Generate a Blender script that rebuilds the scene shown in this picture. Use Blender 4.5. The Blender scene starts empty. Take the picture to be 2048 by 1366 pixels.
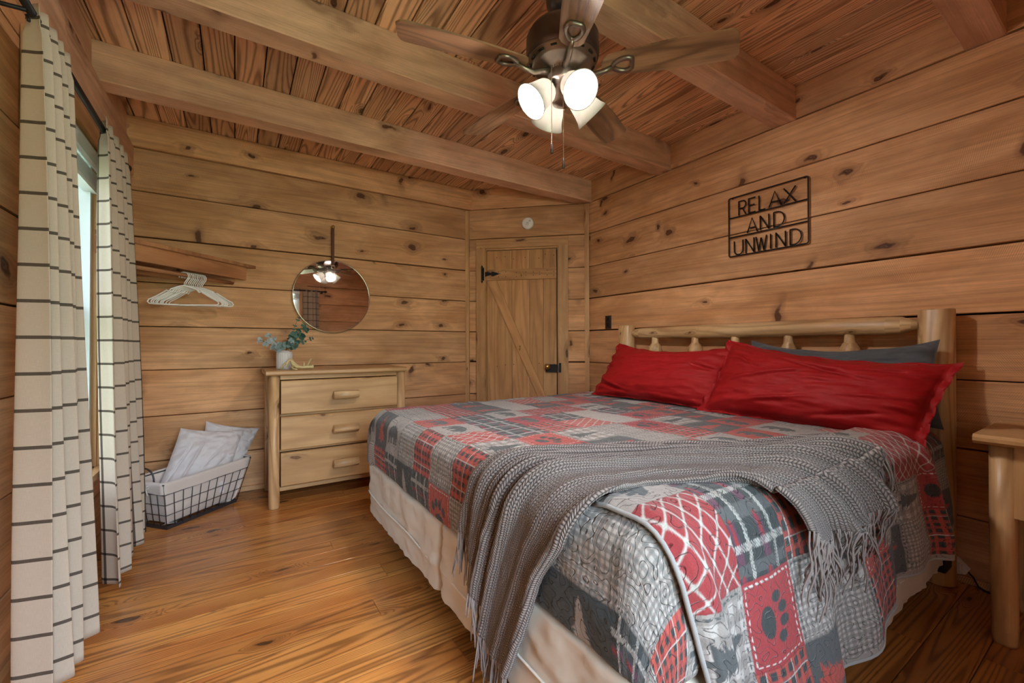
import bpy, math, random
import numpy as np
from mathutils import Vector, Matrix, noise as mnoise
random.seed(7); rng = np.random.default_rng(7)
scene = bpy.context.scene
C = scene.collection
PI = math.pi
# ------------------------------------------------------------------ camera
CAMH = 1.05
def make_camera():
    f, yaw, pit, rol = 849.26, 0.9929068, 0.0084758, -0.0024961
    F = Vector((math.cos(yaw)*math.cos(pit), math.sin(yaw)*math.cos(pit), math.sin(pit)))
    r = Vector((math.sin(yaw), -math.cos(yaw), 0)); u = r.cross(F)
    r2 = r*math.cos(rol) + u*math.sin(rol); u2 = u*math.cos(rol) - r*math.sin(rol)
    cd = bpy.data.cameras.new('camera'); cd.sensor_width = 36; cd.lens = 36*f/2048
    cd.clip_start = 0.02
    cam = bpy.data.objects.new('camera', cd); C.objects.link(cam)
    m = Matrix((r2, u2, -F)).transposed().to_4x4(); m.translation = (0, 0, CAMH)
    cam.matrix_world = m; scene.camera = cam
make_camera()
# ------------------------------------------------------------------ light and exposure
scene.view_settings.view_transform = 'Standard'; scene.view_settings.look = 'None'
scene.view_settings.gamma = 1.0; scene.view_settings.exposure = 1.35
WORLD_STRENGTH = 14.0
BULB = 430.0
w = bpy.data.worlds.new('daylight'); scene.world = w; w.use_nodes = True
nt = w.node_tree; nt.nodes.clear()
wo = nt.nodes.new('ShaderNodeOutputWorld'); bg = nt.nodes.new('ShaderNodeBackground')
tc = nt.nodes.new('ShaderNodeTexCoord'); sp = nt.nodes.new('ShaderNodeSeparateXYZ'); rp = nt.nodes.new('ShaderNodeValToRGB')
nt.links.new(tc.outputs['Generated'], sp.inputs[0]); nt.links.new(sp.outputs['Z'], rp.inputs[0])
rp.color_ramp.elements[0].position = 0.0; rp.color_ramp.elements[0].color = (.25, .33, .22, 1)
rp.color_ramp.elements[1].position = 0.30; rp.color_ramp.elements[1].color = (.72, .86, 1.0, 1)
nt.links.new(rp.outputs[0], bg.inputs[0])
mr = nt.nodes.new('ShaderNodeMapRange'); nt.links.new(sp.outputs['X'], mr.inputs[0])      # added dimming of the west sky, keeps daylight on the far curtain down
mr.inputs[1].default_value = -.75; mr.inputs[2].default_value = -.15; mr.inputs[3].default_value = WORLD_STRENGTH*.20; mr.inputs[4].default_value = WORLD_STRENGTH
nt.links.new(mr.outputs[0], bg.inputs[1])
nt.links.new(bg.outputs[0], wo.inputs[0])
def portal(name, loc, rot, sx, sy):
    l = bpy.data.lights.new(name, 'AREA'); l.shape = 'RECTANGLE'; l.size = sx; l.size_y = sy
    l.cycles.is_portal = True
    o = bpy.data.objects.new(name, l); C.objects.link(o); o.location = loc; o.rotation_euler = rot
portal('window_daylight', (-.80, 2.555, 1.2), (0, -PI/2, 0), 1.55, .88)
portal('window_daylight', (.34, -.98, 1.32), (PI/2, 0, 0), 1.5, 1.5)

# ------------------------------------------------------------------ dimensions
XL, XR, YB, YF, ZC = -.59, 2.70, 3.64, -.76, 2.54
P1 = (1.876, 3.64); P2 = (2.70, 2.86)
COURSES = [0, .285, .584, .89, 1.178, 1.47, 1.761, 2.062, 2.345, ZC]

# ------------------------------------------------------------------ mesh helpers
class MB:
    """collects verts, faces, per-corner uv and a per-face random colour, then links ONE mesh object"""
    def __init__(s): s.v = []; s.f = []; s.uv = []; s.c = []; s.sm = []
    def add(s, verts, faces, uvs=None, smooth=False, col=None):
        o = len(s.v); s.v += [tuple(p) for p in verts]
        if col is None: col = (random.random(), random.random(), random.random())
        for i, fc in enumerate(faces):
            s.f.append([o+k for k in fc]); s.c.append(col); s.sm.append(smooth)
            s.uv.append(uvs[i] if uvs else [(0, 0)]*len(fc))
    def prism(s, prof, u0, u1, fn, smooth=False, col=None, taper=0):
        """prof: closed list of (a,b); extruded along grain u0..u1; fn(u,a,b)->xyz"""
        n = len(prof); ro = random.random()*50; vo = random.random()*50
        vs = [fn(u0, a, b) for a, b in prof] + [fn(u1, a, b) for a, b in prof]
        ln = [0]
        for i in range(n):
            a, b = prof[i]; c, d = prof[(i+1) % n]; ln.append(ln[-1]+math.hypot(c-a, d-b))
        fs = []; uv = []
        for i in range(n):
            j = (i+1) % n
            fs.append((i, j, n+j, n+i))
            uv.append([(u0+ro, ln[i]+vo), (u0+ro, ln[i+1]+vo), (u1+ro, ln[i+1]+vo), (u1+ro, ln[i]+vo)])
        fs.append(tuple(range(n))[::-1]); uv.append([(a*.3+ro, b+vo) for a, b in prof][::-1])
        fs.append(tuple(range(n, 2*n))); uv.append([(a*.3+ro, b+vo) for a, b in prof])
        s.add(vs, fs, uv, smooth, col)
    def box(s, lo, hi, bev=0.0, axis=None, fn=None, col=None):
        d = [hi[i]-lo[i] for i in range(3)]
        if axis is None: axis = max(range(3), key=lambda i: d[i])
        a, b = [i for i in range(3) if i != axis]
        bv = min(bev, d[a]*.45, d[b]*.45)
        A0, A1, B0, B1 = lo[a], hi[a], lo[b], hi[b]
        if bv > 0:
            prof = [(A0+bv, B0), (A1-bv, B0), (A1, B0+bv), (A1, B1-bv), (A1-bv, B1), (A0+bv, B1), (A0, B1-bv), (A0, B0+bv)]
        else: prof = [(A0, B0), (A1, B0), (A1, B1), (A0, B1)]
        def g(u, p, q):
            r = [0, 0, 0]; r[axis] = u; r[a] = p; r[b] = q
            return fn(*r) if fn else tuple(r)
        s.prism(prof, lo[axis], hi[axis], g, col=col)
    def lathe(s, prof, origin=(0, 0, 0), axis='Z', n=24, smooth=True, M=None, wob=0, caps=True, col=None):
        """prof: (r,h) pairs"""
        vs = []; fs = []; uv = []; ro = random.random()*50; vo = random.random()*50
        ph = [random.random()*6 for _ in range(3)]
        for r, h in prof:
            for i in range(n):
                t = 2*PI*i/n
                rr = r*(1+wob*(math.sin(2*t+ph[0]+h*2)+.6*math.sin(3*t+ph[1]-h*4)+.5*math.sin(t+ph[2]+h*7)))
                p = Vector((rr*math.cos(t), rr*math.sin(t), h))
                if M: p = M @ p
                elif axis == 'X': p = Vector((p.z, p.x, p.y))
                elif axis == 'Y': p = Vector((p.y, p.z, p.x))
                vs.append(p+Vector(origin))
        hh = 0
        for k in range(len(prof)-1):
            dl = math.hypot(prof[k+1][0]-prof[k][0], prof[k+1][1]-prof[k][1])
            rm = max(prof[k][0], prof[k+1][0])
            for i in range(n):
                j = (i+1) % n
                fs.append((k*n+i, k*n+j, (k+1)*n+j, (k+1)*n+i))
                a0 = 2*PI*i/n*rm; a1 = 2*PI*(i+1)/n*rm
                uv.append([(hh+ro, a0+vo), (hh+ro, a1+vo), (hh+dl+ro, a1+vo), (hh+dl+ro, a0+vo)])
            hh += dl
        if caps:
            for k, rev in ((0, True), (len(prof)-1, False)):
                if prof[k][0] > 1e-4:
                    idx = list(range(k*n, k*n+n)); u = [(prof[k][0]*math.cos(2*PI*i/n)*.4+ro, prof[k][0]*math.sin(2*PI*i/n)+vo) for i in range(n)]
                    fs.append(tuple(idx[::-1] if rev else idx)); uv.append(u[::-1] if rev else u)
        s.add(vs, fs, uv, smooth, col)
    def tube(s, path, rad, n=8, closed=False, caps=True, flat=None, col=None):
        P = [Vector(p) for p in path]; m = len(P); vs = []; fs = []; uv = []
        T = []
        for i in range(m):
            if closed: t = P[(i+1) % m]-P[i-1]
            else: t = P[min(i+1, m-1)]-P[max(i-1, 0)]
            T.append(t.normalized() if t.length > 1e-9 else Vector((0, 0, 1)))
        up = Vector((0, 0, 1)) if abs(T[0].z) < .9 else Vector((1, 0, 0))
        N = (up-T[0]*up.dot(T[0])).normalized(); ro = random.random()*50; L = 0
        for i in range(m):
            N = (N-T[i]*N.dot(T[i])); N = N.normalized() if N.length > 1e-6 else T[i].orthogonal().normalized()
            B = T[i].cross(N)
            r = rad[i] if isinstance(rad, (list, tuple)) else rad
            for k in range(n):
                a = 2*PI*k/n
                vs.append(P[i]+N*(r*math.cos(a))+B*(r*math.sin(a)*(flat or 1)))
        mm = m if closed else m-1
        for i in range(mm):
            i2 = (i+1) % m
            dl = (P[i2]-P[i]).length; r = rad[i] if isinstance(rad, (list, tuple)) else rad
            for k in range(n):
                k2 = (k+1) % n
                fs.append((i*n+k, i*n+k2, i2*n+k2, i2*n+k))
                a0 = 2*PI*k/n*r; a1 = 2*PI*(k+1)/n*r
                uv.append([(L+ro, a0), (L+ro, a1), (L+dl+ro, a1), (L+dl+ro, a0)])
            L += dl
        if caps and not closed:
            fs.append(tuple(range(n))[::-1]); uv.append([(0, 0)]*n)
            fs.append(tuple(range((m-1)*n, m*n))); uv.append([(0, 0)]*n)
        s.add(vs, fs, uv, True, col)
    def build(s, name, mat, parent=None, mods=None):
        off = Vector(parent['_o']) if parent is not None and '_o' in parent else Vector((0, 0, 0))
        me = bpy.data.meshes.new(name)
        me.from_pydata([tuple(Vector(p)-off) for p in s.v], [], s.f)
        uvl = me.uv_layers.new(name='UVMap')
        flat = [c for poly in s.uv for q in poly for c in q]
        uvl.data.foreach_set('uv', flat)
        ca = me.color_attributes.new('rnd', 'FLOAT_COLOR', 'CORNER')
        fc = []
        for poly, c in zip(s.f, s.c): fc += [c[0], c[1], c[2], 1.0]*len(poly)
        ca.data.foreach_set('color', fc)
        me.polygons.foreach_set('use_smooth', s.sm)
        me.materials.append(mat); me.update()
        o = bpy.data.objects.new(name, me); C.objects.link(o)
        if parent is not None:
            o.parent = parent; o['_o'] = tuple(off)
        return o
def grid_mesh(name, P, UV, mat, parent=None, col=None, keep=None, closed_u=False):
    """P: (n,m,3) array; one smooth quad grid; optional per-vertex colour"""
    off = np.array(parent['_o']) if parent is not None and '_o' in parent else np.zeros(3)
    n, m = P.shape[:2]; V = (P.reshape(-1, 3)-off)
    I = np.arange(n*m).reshape(n, m)
    if closed_u: I = np.vstack([I, I[:1]])
    q = np.stack([I[:-1, :-1], I[1:, :-1], I[1:, 1:], I[:-1, 1:]], -1).reshape(-1, 4)
    if keep is not None: q = q[keep.reshape(-1)]
    me = bpy.data.meshes.new(name)
    me.vertices.add(n*m); me.vertices.foreach_set('co', V.astype(np.float32).ravel())
    me.loops.add(q.size); me.loops.foreach_set('vertex_index', q.astype(np.int32).ravel())
    me.polygons.add(len(q)); me.polygons.foreach_set('loop_start', np.arange(0, q.size, 4, dtype=np.int32))
    me.polygons.foreach_set('loop_total', np.full(len(q), 4, dtype=np.int32))
    me.update(calc_edges=True); me.validate()
    me.polygons.foreach_set('use_smooth', np.ones(len(me.polygons), dtype=bool))
    uvl = me.uv_layers.new(name='UVMap'); uvl.data.foreach_set('uv', UV.reshape(-1, 2)[q.ravel()].astype(np.float32).ravel())
    if col is not None:
        ca = me.color_attributes.new('col', 'FLOAT_COLOR', 'POINT')
        cc = np.concatenate([col.reshape(-1, 3), np.ones((n*m, 1))], 1).astype(np.float32)
        ca.data.foreach_set('color', cc.ravel())
    me.materials.append(mat)
    o = bpy.data.objects.new(name, me); C.objects.link(o)
    if parent is not None: o.parent = parent
    return o
def thing(name, label, cat, loc=(0, 0, 0), group=None):
    o = bpy.data.objects.new(name, None); C.objects.link(o); o.location = loc
    o.empty_display_size = .05
    o['_o'] = tuple(loc); o['label'] = label; o['category'] = cat
    if group: o['group'] = group
    return o
def tag(o, label, cat, group=None):
    o['label'] = label; o['category'] = cat
    if group: o['group'] = group
    return o
def struct(o): o['kind'] = 'structure'; return o
def copy_tree(o, parent=None):
    c = o.copy(); C.objects.link(c)
    if parent is not None: c.parent = parent
    for ch in list(o.children): copy_tree(ch, c)
    return c

# ------------------------------------------------------------------ materials
def srgb(r, g, b):
    f = lambda c: (c/255/12.92) if c/255 <= .04045 else ((c/255+.055)/1.055)**2.4
    return (f(r), f(g), f(b), 1)
class NT:
    def __init__(s, name):
        s.m = bpy.data.materials.new(name); s.m.use_nodes = True; s.t = s.m.node_tree
        s.b = s.t.nodes['Principled BSDF']; s.out = s.t.nodes['Material Output']
    def n(s, typ, **kw):
        nd = s.t.nodes.new(typ)
        for k, v in kw.items():
            if k.startswith('i_'):
                key = k[2:]; key = int(key) if key.isdigit() else key.replace('_', ' ')
                s.set(nd, key, v)
            else: setattr(nd, k, v)
        return nd
    def set(s, nd, key, v):
        if isinstance(v, bpy.types.NodeSocket): s.t.links.new(v, nd.inputs[key])
        else: nd.inputs[key].default_value = v
    def math(s, op, a, b=None, c=None, clamp=False):
        nd = s.t.nodes.new('ShaderNodeMath'); nd.operation = op; nd.use_clamp = clamp
        for i, v in enumerate((a, b, c)):
            if v is not None: s.set(nd, i, v)
        return nd.outputs[0]
    def mix(s, f, a, b, blend='MIX'):
        nd = s.t.nodes.new('ShaderNodeMix'); nd.data_type = 'RGBA'; nd.blend_type = blend
        s.set(nd, 0, f); s.set(nd, 6, a); s.set(nd, 7, b); return nd.outputs[2]
    def ramp(s, f, stops, interp='LINEAR'):
        nd = s.t.nodes.new('ShaderNodeValToRGB'); s.set(nd, 0, f); cr = nd.color_ramp; cr.interpolation = interp
        while len(cr.elements) < len(stops): cr.elements.new(.5)
        for e, (p, c) in zip(cr.elements, stops):
            e.position = p; e.color = c if len(c) == 4 else (*c, 1)
        return nd.outputs[0]
    def sstep(s, x, a, b, o0=0.0, o1=1.0):
        nd = s.t.nodes.new('ShaderNodeMapRange'); nd.interpolation_type = 'SMOOTHSTEP'
        s.set(nd, 0, x); s.set(nd, 1, a); s.set(nd, 2, b); s.set(nd, 3, o0); s.set(nd, 4, o1); return nd.outputs[0]
    def uv(s):
        u = s.n('ShaderNodeUVMap'); u.uv_map = 'UVMap'
        x = s.n('ShaderNodeSeparateXYZ', i_0=u.outputs[0]); return x.outputs[0], x.outputs[1]
    def vec(s, x, y, z=0.0):
        nd = s.n('ShaderNodeCombineXYZ'); s.set(nd, 0, x); s.set(nd, 1, y); s.set(nd, 2, z); return nd.outputs[0]
    def noise(s, v, scale=1, detail=3, rough=.5, dist=0):
        nd = s.n('ShaderNodeTexNoise'); s.set(nd, 'Vector', v); s.set(nd, 'Scale', scale); s.set(nd, 'Detail', detail)
        s.set(nd, 'Roughness', rough); s.set(nd, 'Distortion', dist); return nd.outputs[0]
    def bump(s, h, strength, dist):
        nd = s.n('ShaderNodeBump'); s.set(nd, 'Height', h); s.set(nd, 'Strength', strength); s.set(nd, 'Distance', dist)
        s.t.links.new(nd.outputs[0], s.b.inputs['Normal'])
    def base(s, c, rough=.6, spec=.5, metal=0):
        s.set(s.b, 'Base Color', c); s.set(s.b, 'Roughness', rough); s.set(s.b, 'Specular IOR Level', spec); s.set(s.b, 'Metallic', metal)
def wood(name, light, mid, dark, rings=14, ring_s=.5, rfu=.5, rfv=6, knots=.35, ku=3.2, kv=6.5, kr=.16, rough=.6,
         fine=.35, patch=.35, var=.25, bump=.3, spec=.3, knotc=(58, 30, 18), saw=0.0, halo=.8, coat=0, sharp=2.2, spikes=0.0):
    t = NT(name); u, v = t.uv()
    at = t.n('ShaderNodeAttribute', attribute_name='rnd'); sc = t.n('ShaderNodeSeparateColor', i_0=at.outputs['Color'])
    r1, r2, r3 = sc.outputs[0], sc.outputs[1], sc.outputs[2]
    seed = t.math('MULTIPLY', r1, 31)
    # knots
    wob = t.noise(t.vec(t.math('MULTIPLY', u, 9), t.math('MULTIPLY', v, 14), seed), 1, 2)
    wv = t.math('MULTIPLY', t.math('SUBTRACT', wob, .5), .34)
    kvn = t.n('ShaderNodeTexVoronoi', voronoi_dimensions='2D', feature='F1')
    t.set(kvn, 'Vector', t.vec(t.math('ADD', t.math('MULTIPLY', u, ku), wv), t.math('ADD', t.math('MULTIPLY', v, kv), wv)))
    t.set(kvn, 'Scale', 1.0); t.set(kvn, 'Randomness', .9)
    kd = kvn.outputs['Distance']; kc = t.n('ShaderNodeSeparateColor', i_0=kvn.outputs['Color'])
    on = t.math('LESS_THAN', kc.outputs[0], knots)
    size = t.math('MULTIPLY', t.math('ADD', t.math('MULTIPLY', kc.outputs[1], .9), .35), kr)
    rel = t.math('DIVIDE', kd, size)
    core = t.math('MULTIPLY', t.sstep(rel, 1.05, .75), on)
    near = t.math('MULTIPLY', t.sstep(rel, 3.2, .8), on)
    bulge = t.math('MULTIPLY', t.math('EXPONENT', t.math('MULTIPLY', t.math('MULTIPLY', rel, rel), -.22)), on)
    # rings as contour lines of a stretched noise field
    fld = t.noise(t.vec(t.math('MULTIPLY', u, rfu), t.math('MULTIPLY', v, rfv), seed), 1, 1.2, .4)
    fld = t.math('ADD', fld, t.math('MULTIPLY', bulge, .22))
    jit = t.noise(t.vec(t.math('MULTIPLY', u, 6), t.math('MULTIPLY', v, 60), seed), 1, 2)
    ph = t.math('ADD', t.math('MULTIPLY', fld, rings*6.283), t.math('MULTIPLY', jit, 1.6))
    sn = t.math('ADD', t.math('MULTIPLY', t.math('SINE', ph), .5), .5)
    line = t.math('POWER', sn, sharp)
    streak = t.noise(t.vec(t.math('MULTIPLY', u, 3), t.math('MULTIPLY', v, 170), seed), 1, 3, .6)
    big = t.noise(t.vec(t.math('MULTIPLY', u, 1.6), t.math('MULTIPLY', v, 5), t.math('ADD', seed, 9.0)), 1, 3, .55, .6)
    col = t.mix(t.sstep(big, .30, .70), mid, light)
    col = t.mix(t.math('MULTIPLY', line, ring_s), col, dark)
    f1 = t.math('ADD', t.math('MULTIPLY', t.math('SUBTRACT', streak, .5), fine*2), 1.0)
    p2 = t.noise(t.vec(t.math('MULTIPLY', u, 3.4), t.math('MULTIPLY', v, 7), t.math('ADD', seed, 3.0)), 1, 5, .65, .8)
    f2 = t.math('ADD', t.math('MULTIPLY', t.math('SUBTRACT', p2, .5), patch*2), 1.0)
    f3 = t.math('ADD', t.math('MULTIPLY', t.math('SUBTRACT', r2, .5), var*2), 1.0)
    fac = t.math('MULTIPLY', t.math('MULTIPLY', f1, f2), f3)
    if saw > 0:
        sw = t.n('ShaderNodeTexWave', wave_type='BANDS', bands_direction='X')
        t.set(sw, 'Vector', t.vec(t.math('ADD', u, t.math('MULTIPLY', v, t.math('SUBTRACT', t.math('MULTIPLY', r3, 1.6), .8))), 0.0, seed))
        t.set(sw, 'Scale', 45.0); t.set(sw, 'Distortion', 3.0); t.set(sw, 'Detail', 2.0); t.set(sw, 'Detail Scale', .6)
        sm = t.sstep(t.noise(t.vec(u, t.math('MULTIPLY', v, 2.5), t.math('ADD', seed, 5.0)), 2, 2), .45, .65)
        swf = t.math('MULTIPLY', t.math('MULTIPLY', t.math('SUBTRACT', sw.outputs[1], .5), saw), sm)
        fac = t.math('MULTIPLY', fac, t.math('ADD', swf, 1.0))
    fac = t.math('MAXIMUM', fac, .15)
    col = t.mix(1.0, col, t.n('ShaderNodeCombineColor', i_0=fac, i_1=fac, i_2=fac).outputs[0], 'MULTIPLY')
    col = t.mix(t.math('MULTIPLY', r3, .35), col, t.mix(1.0, col, (1.04, .90, .80, 1), 'MULTIPLY'))
    kdark = srgb(*knotc)
    col = t.mix(t.math('MULTIPLY', near, halo*.55), col, t.mix(.5, dark, kdark))
    kr_ = t.math('ADD', t.math('MULTIPLY', t.math('SINE', t.math('MULTIPLY', rel, 14)), .14), .82)
    col = t.mix(t.math('MULTIPLY', core, kr_), col, kdark)
    if spikes > 0:
        v2 = t.n('ShaderNodeTexVoronoi', voronoi_dimensions='2D', feature='F1')
        sl = t.math('MULTIPLY', t.math('SUBTRACT', r3, .5), .5)
        t.set(v2, 'Vector', t.vec(t.math('ADD', t.math('MULTIPLY', t.math('ADD', u, t.math('MULTIPLY', v, sl)), 5.5), t.math('MULTIPLY', wv, 1.3)), t.math('ADD', t.math('MULTIPLY', v, 2.2), t.math('MULTIPLY', wv, .8))))
        t.set(v2, 'Scale', 1.0); k2 = t.n('ShaderNodeSeparateColor', i_0=v2.outputs['Color'])
        on2 = t.math('LESS_THAN', k2.outputs[0], spikes)
        rl = t.math('DIVIDE', v2.outputs['Distance'], t.math('MULTIPLY', t.math('ADD', k2.outputs[1], .35), .11))
        col = t.mix(t.math('MULTIPLY', t.math('MULTIPLY', t.sstep(rl, 2.6, .6), on2), .45), col, t.mix(.5, dark, kdark))
        col = t.mix(t.math('MULTIPLY', t.math('MULTIPLY', t.sstep(rl, 1.05, .6), on2), .8), col, kdark)
    t.base(col, rough, spec)
    if coat: t.set(t.b, 'Coat Weight', coat); t.set(t.b, 'Coat Roughness', .16)
    rr = t.math('ADD', rough-.08, t.math('MULTIPLY', streak, .16)); t.set(t.b, 'Roughness', rr)
    h = t.math('SUBTRACT', t.math('ADD', t.math('MULTIPLY', streak, .6), t.math('MULTIPLY', p2, .5)), t.math('MULTIPLY', line, .3))
    t.bump(h, bump, .004)
    return t.m
def plain(name, c, rough=.5, spec=.5, metal=0, bump=0, bs=200, var=0):
    t = NT(name)
    t.base(c, rough, spec, metal)
    tc = t.n('ShaderNodeTexCoord')
    nz = t.noise(tc.outputs['Object'], bs, 3)
    if var:
        f = t.math('ADD', 1-var/2, t.math('MULTIPLY', nz, var))
        t.set(t.b, 'Base Color', t.mix(1.0, c, t.n('ShaderNodeCombineColor', i_0=f, i_1=f, i_2=f).outputs[0], 'MULTIPLY'))
    if bump: t.bump(nz, bump, .002)
    return t.m
M = {}
M['log'] = wood('log_wall_wood', srgb(222, 174, 130), srgb(194, 144, 100), srgb(124, 78, 48), rings=12, ring_s=.20, rfu=.30, rfv=4.5,
                knots=.46, spikes=.13, ku=2.6, kv=4.2, kr=.085, rough=.62, fine=.36, patch=.30, var=.16, bump=.7, saw=.40, knotc=(66, 32, 18))
M['beam'] = wood('beam_wood', srgb(230, 192, 164), srgb(206, 164, 136), srgb(138, 98, 78), rings=7, ring_s=.28, rfu=.4, rfv=4,
                 knots=.26, spikes=.06, ku=1.7, kv=4.0, kr=.16, rough=.7, fine=.30, patch=.34, var=.08, bump=.6, saw=.22, knotc=(84, 42, 26))
M['ceil'] = wood('ceiling_pine', srgb(240, 200, 162), srgb(218, 172, 134), srgb(104, 64, 44), rings=26, ring_s=.66, sharp=3.0, rfu=.34, rfv=6,
                 knots=.14, ku=3, kv=8, kr=.12, rough=.55, fine=.25, patch=.22, var=.24, bump=.25, knotc=(60, 30, 20))
M['floor'] = wood('floor_pine', srgb(210, 148, 80), srgb(184, 116, 58), srgb(90, 46, 22), rings=32, ring_s=.62, sharp=2.6, rfu=.24, rfv=7,
                  knots=.36, halo=.45, ku=2.2, kv=6, kr=.115, rough=.30, fine=.20, patch=.22, var=.14, bump=.06, spec=.5, knotc=(40, 20, 12), coat=.35)
M['door'] = wood('door_pine', srgb(206, 160, 112), srgb(186, 138, 92), srgb(126, 84, 52), rings=8, ring_s=.32, rfu=.5, rfv=7,
                 knots=.20, ku=2.6, kv=5, kr=.075, rough=.6, fine=.2, patch=.22, var=.12, bump=.25, knotc=(66, 38, 22))
M['trim'] = wood('trim_pine', srgb(210, 168, 122), srgb(188, 144, 100), srgb(140, 98, 64), rings=6, ring_s=.3, rfu=.5, rfv=8,
                 knots=.35, ku=2.4, kv=9, kr=.09, rough=.55, fine=.2, patch=.25, var=.10, bump=.2, knotc=(70, 40, 24))
M['pine'] = wood('furniture_pine', srgb(208, 170, 122), srgb(190, 150, 102), srgb(150, 108, 66), rings=5, ring_s=.34, rfu=.6, rfv=7,
                 knots=.32, ku=3.4, kv=8, kr=.075, rough=.42, fine=.14, patch=.16, var=.06, bump=.12, spec=.45, knotc=(104, 66, 38))
M['logpine'] = wood('peeled_log_pine', srgb(220, 190, 146), srgb(200, 162, 116), srgb(134, 92, 56), rings=8, ring_s=.45, rfu=.9, rfv=9,
                    knots=.28, ku=3.4, kv=8, kr=.07, rough=.38, fine=.16, patch=.25, var=.05, bump=.22, spec=.5, knotc=(84, 50, 28))
M['endgrain'] = wood('tenon_wood', srgb(212, 176, 122), srgb(188, 142, 88), srgb(150, 104, 58), rings=16, ring_s=.4, rfu=6, rfv=14,
                     knots=.0, rough=.55, fine=.3, patch=.3, var=.05, bump=.6)
M['shelfwood'] = wood('shelf_wood', srgb(190, 138, 98), srgb(164, 112, 76), srgb(112, 70, 46), rings=8, ring_s=.35, rfu=.5, rfv=7,
                      knots=.3, ku=3, kv=6, kr=.09, rough=.55, fine=.2, patch=.25, var=.08, bump=.25)
M['blade'] = wood('walnut_blade', srgb(164, 126, 96), srgb(122, 90, 68), srgb(58, 42, 36), rings=7, ring_s=.5, rfu=1.6, rfv=9,
                  knots=.0, rough=.4, fine=.28, patch=.22, var=.05, bump=.15, spec=.4)
M['bladetop'] = M['blade']
M['gap'] = plain('dark_gap', srgb(20, 12, 8), .95, .1)
M['bronze'] = plain('aged_bronze', srgb(84, 72, 72), .38, .5, .75, .1, 60, .2)
M['bronze_light'] = plain('brushed_bronze', srgb(128, 116, 106), .34, .5, .85, .1, 60, .25)
M['black'] = plain('black_iron', srgb(26, 24, 26), .5, .4, .3, .2, 300)
M['blackmat'] = plain('black_metal_sign', srgb(30, 28, 30), .45, .4, .4)
M['white_plastic'] = plain('white_plastic', srgb(244, 244, 246), .35, .5)
M['hanger'] = plain('hanger_plastic', srgb(242, 238, 236), .35, .5)
M['brass'] = plain('antique_brass', srgb(196, 160, 92), .3, .5, .9)
M['brownplate'] = plain('brown_plate', srgb(46, 34, 28), .45)
M['leather'] = plain('brown_leather', srgb(92, 52, 36), .6, .3, 0, .3, 90, .3)
M['silver'] = plain('champagne_metal', srgb(198, 186, 170), .25, .5, .9)
M['ceramic'] = plain('white_ceramic', srgb(214, 210, 210), .4, .5, 0, .1, 60, .06)
M['antler'] = plain('antler_bone', srgb(206, 190, 142), .4, .5, 0, .3, 60, .3)
M['vinyl'] = plain('white_vinyl', srgb(222, 228, 232), .35, .5)
M['wire'] = plain('grey_wire', srgb(70, 68, 72), .45, .5, .6)
def leafmat():
    t = NT('eucalyptus_leaf'); at = t.n('ShaderNodeAttribute', attribute_name='rnd')
    sc = t.n('ShaderNodeSeparateColor', i_0=at.outputs['Color'])
    c = t.ramp(sc.outputs[0], [(0, srgb(60, 96, 84)), (.45, srgb(96, 128, 120)), (.8, srgb(150, 168, 170)), (1, srgb(176, 188, 192))])
    t.base(c, .5, .3); t.set(t.b, 'Subsurface Weight', 0.0); return t.m
M['leaf'] = leafmat(); M['stem'] = plain('stem_green', srgb(96, 104, 60), .6)
def mirrormat():
    t = NT('mirror_silver'); t.base(srgb(214, 208, 204), .02, .5, 1.0); return t.m
M['mirror'] = mirrormat()
def glassmat():
    t = NT('window_glass'); tr = t.n('ShaderNodeBsdfTransparent'); gl = t.n('ShaderNodeBsdfGlossy'); t.set(gl, 'Roughness', .02)
    fr = t.n('ShaderNodeFresnel'); t.set(fr, 'IOR', 1.45); mx = t.n('ShaderNodeMixShader')
    t.set(mx, 0, t.math('MULTIPLY', fr.outputs[0], .8)); t.set(mx, 1, tr.outputs[0]); t.set(mx, 2, gl.outputs[0])
    t.t.links.new(mx.outputs[0], t.out.inputs[0]); return t.m
M['glass'] = glassmat()
def shademat():
    t = NT('frosted_shade'); df = t.n('ShaderNodeBsdfDiffuse'); t.set(df, 'Color', (.42, .40, .37, 1))
    tl = t.n('ShaderNodeBsdfTranslucent'); t.set(tl, 'Color', (.80, .77, .72, 1)); gs = t.n('ShaderNodeBsdfGlossy'); t.set(gs, 'Roughness', .25)
    m1 = t.n('ShaderNodeMixShader'); t.set(m1, 0, .10); t.set(m1, 1, df.outputs[0]); t.set(m1, 2, tl.outputs[0])
    m2 = t.n('ShaderNodeMixShader'); t.set(m2, 0, .06); t.set(m2, 1, m1.outputs[0]); t.set(m2, 2, gs.outputs[0])
    t.t.links.new(m2.outputs[0], t.out.inputs[0]); return t.m
M['shade'] = shademat()
def bulbmat():
    t = NT('lit_bulb'); t.base((1, 1, 1, 1), .4); t.set(t.b, 'Emission Color', (1.0, .94, .87, 1)); t.set(t.b, 'Emission Strength', BULB); return t.m
M['bulb'] = bulbmat()
def cloth(name, c, weave=900, ws=.12, rough=.85, bump=.15, blotch=.1, sheen=.2, trans=0):
    t = NT(name); tc = t.n('ShaderNodeTexCoord')
    n1 = t.noise(tc.outputs['Object'], weave, 2); n2 = t.noise(tc.outputs['Object'], 9, 4)
    f = t.math('MULTIPLY', t.math('ADD', 1-ws/2, t.math('MULTIPLY', n1, ws)), t.math('ADD', 1-blotch/2, t.math('MULTIPLY', n2, blotch)))
    col = t.mix(1.0, c, t.n('ShaderNodeCombineColor', i_0=f, i_1=f, i_2=f).outputs[0], 'MULTIPLY')
    t.base(col, rough, .2); t.set(t.b, 'Sheen Weight', sheen); t.bump(n1, bump, .001)
    return t.m
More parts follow.
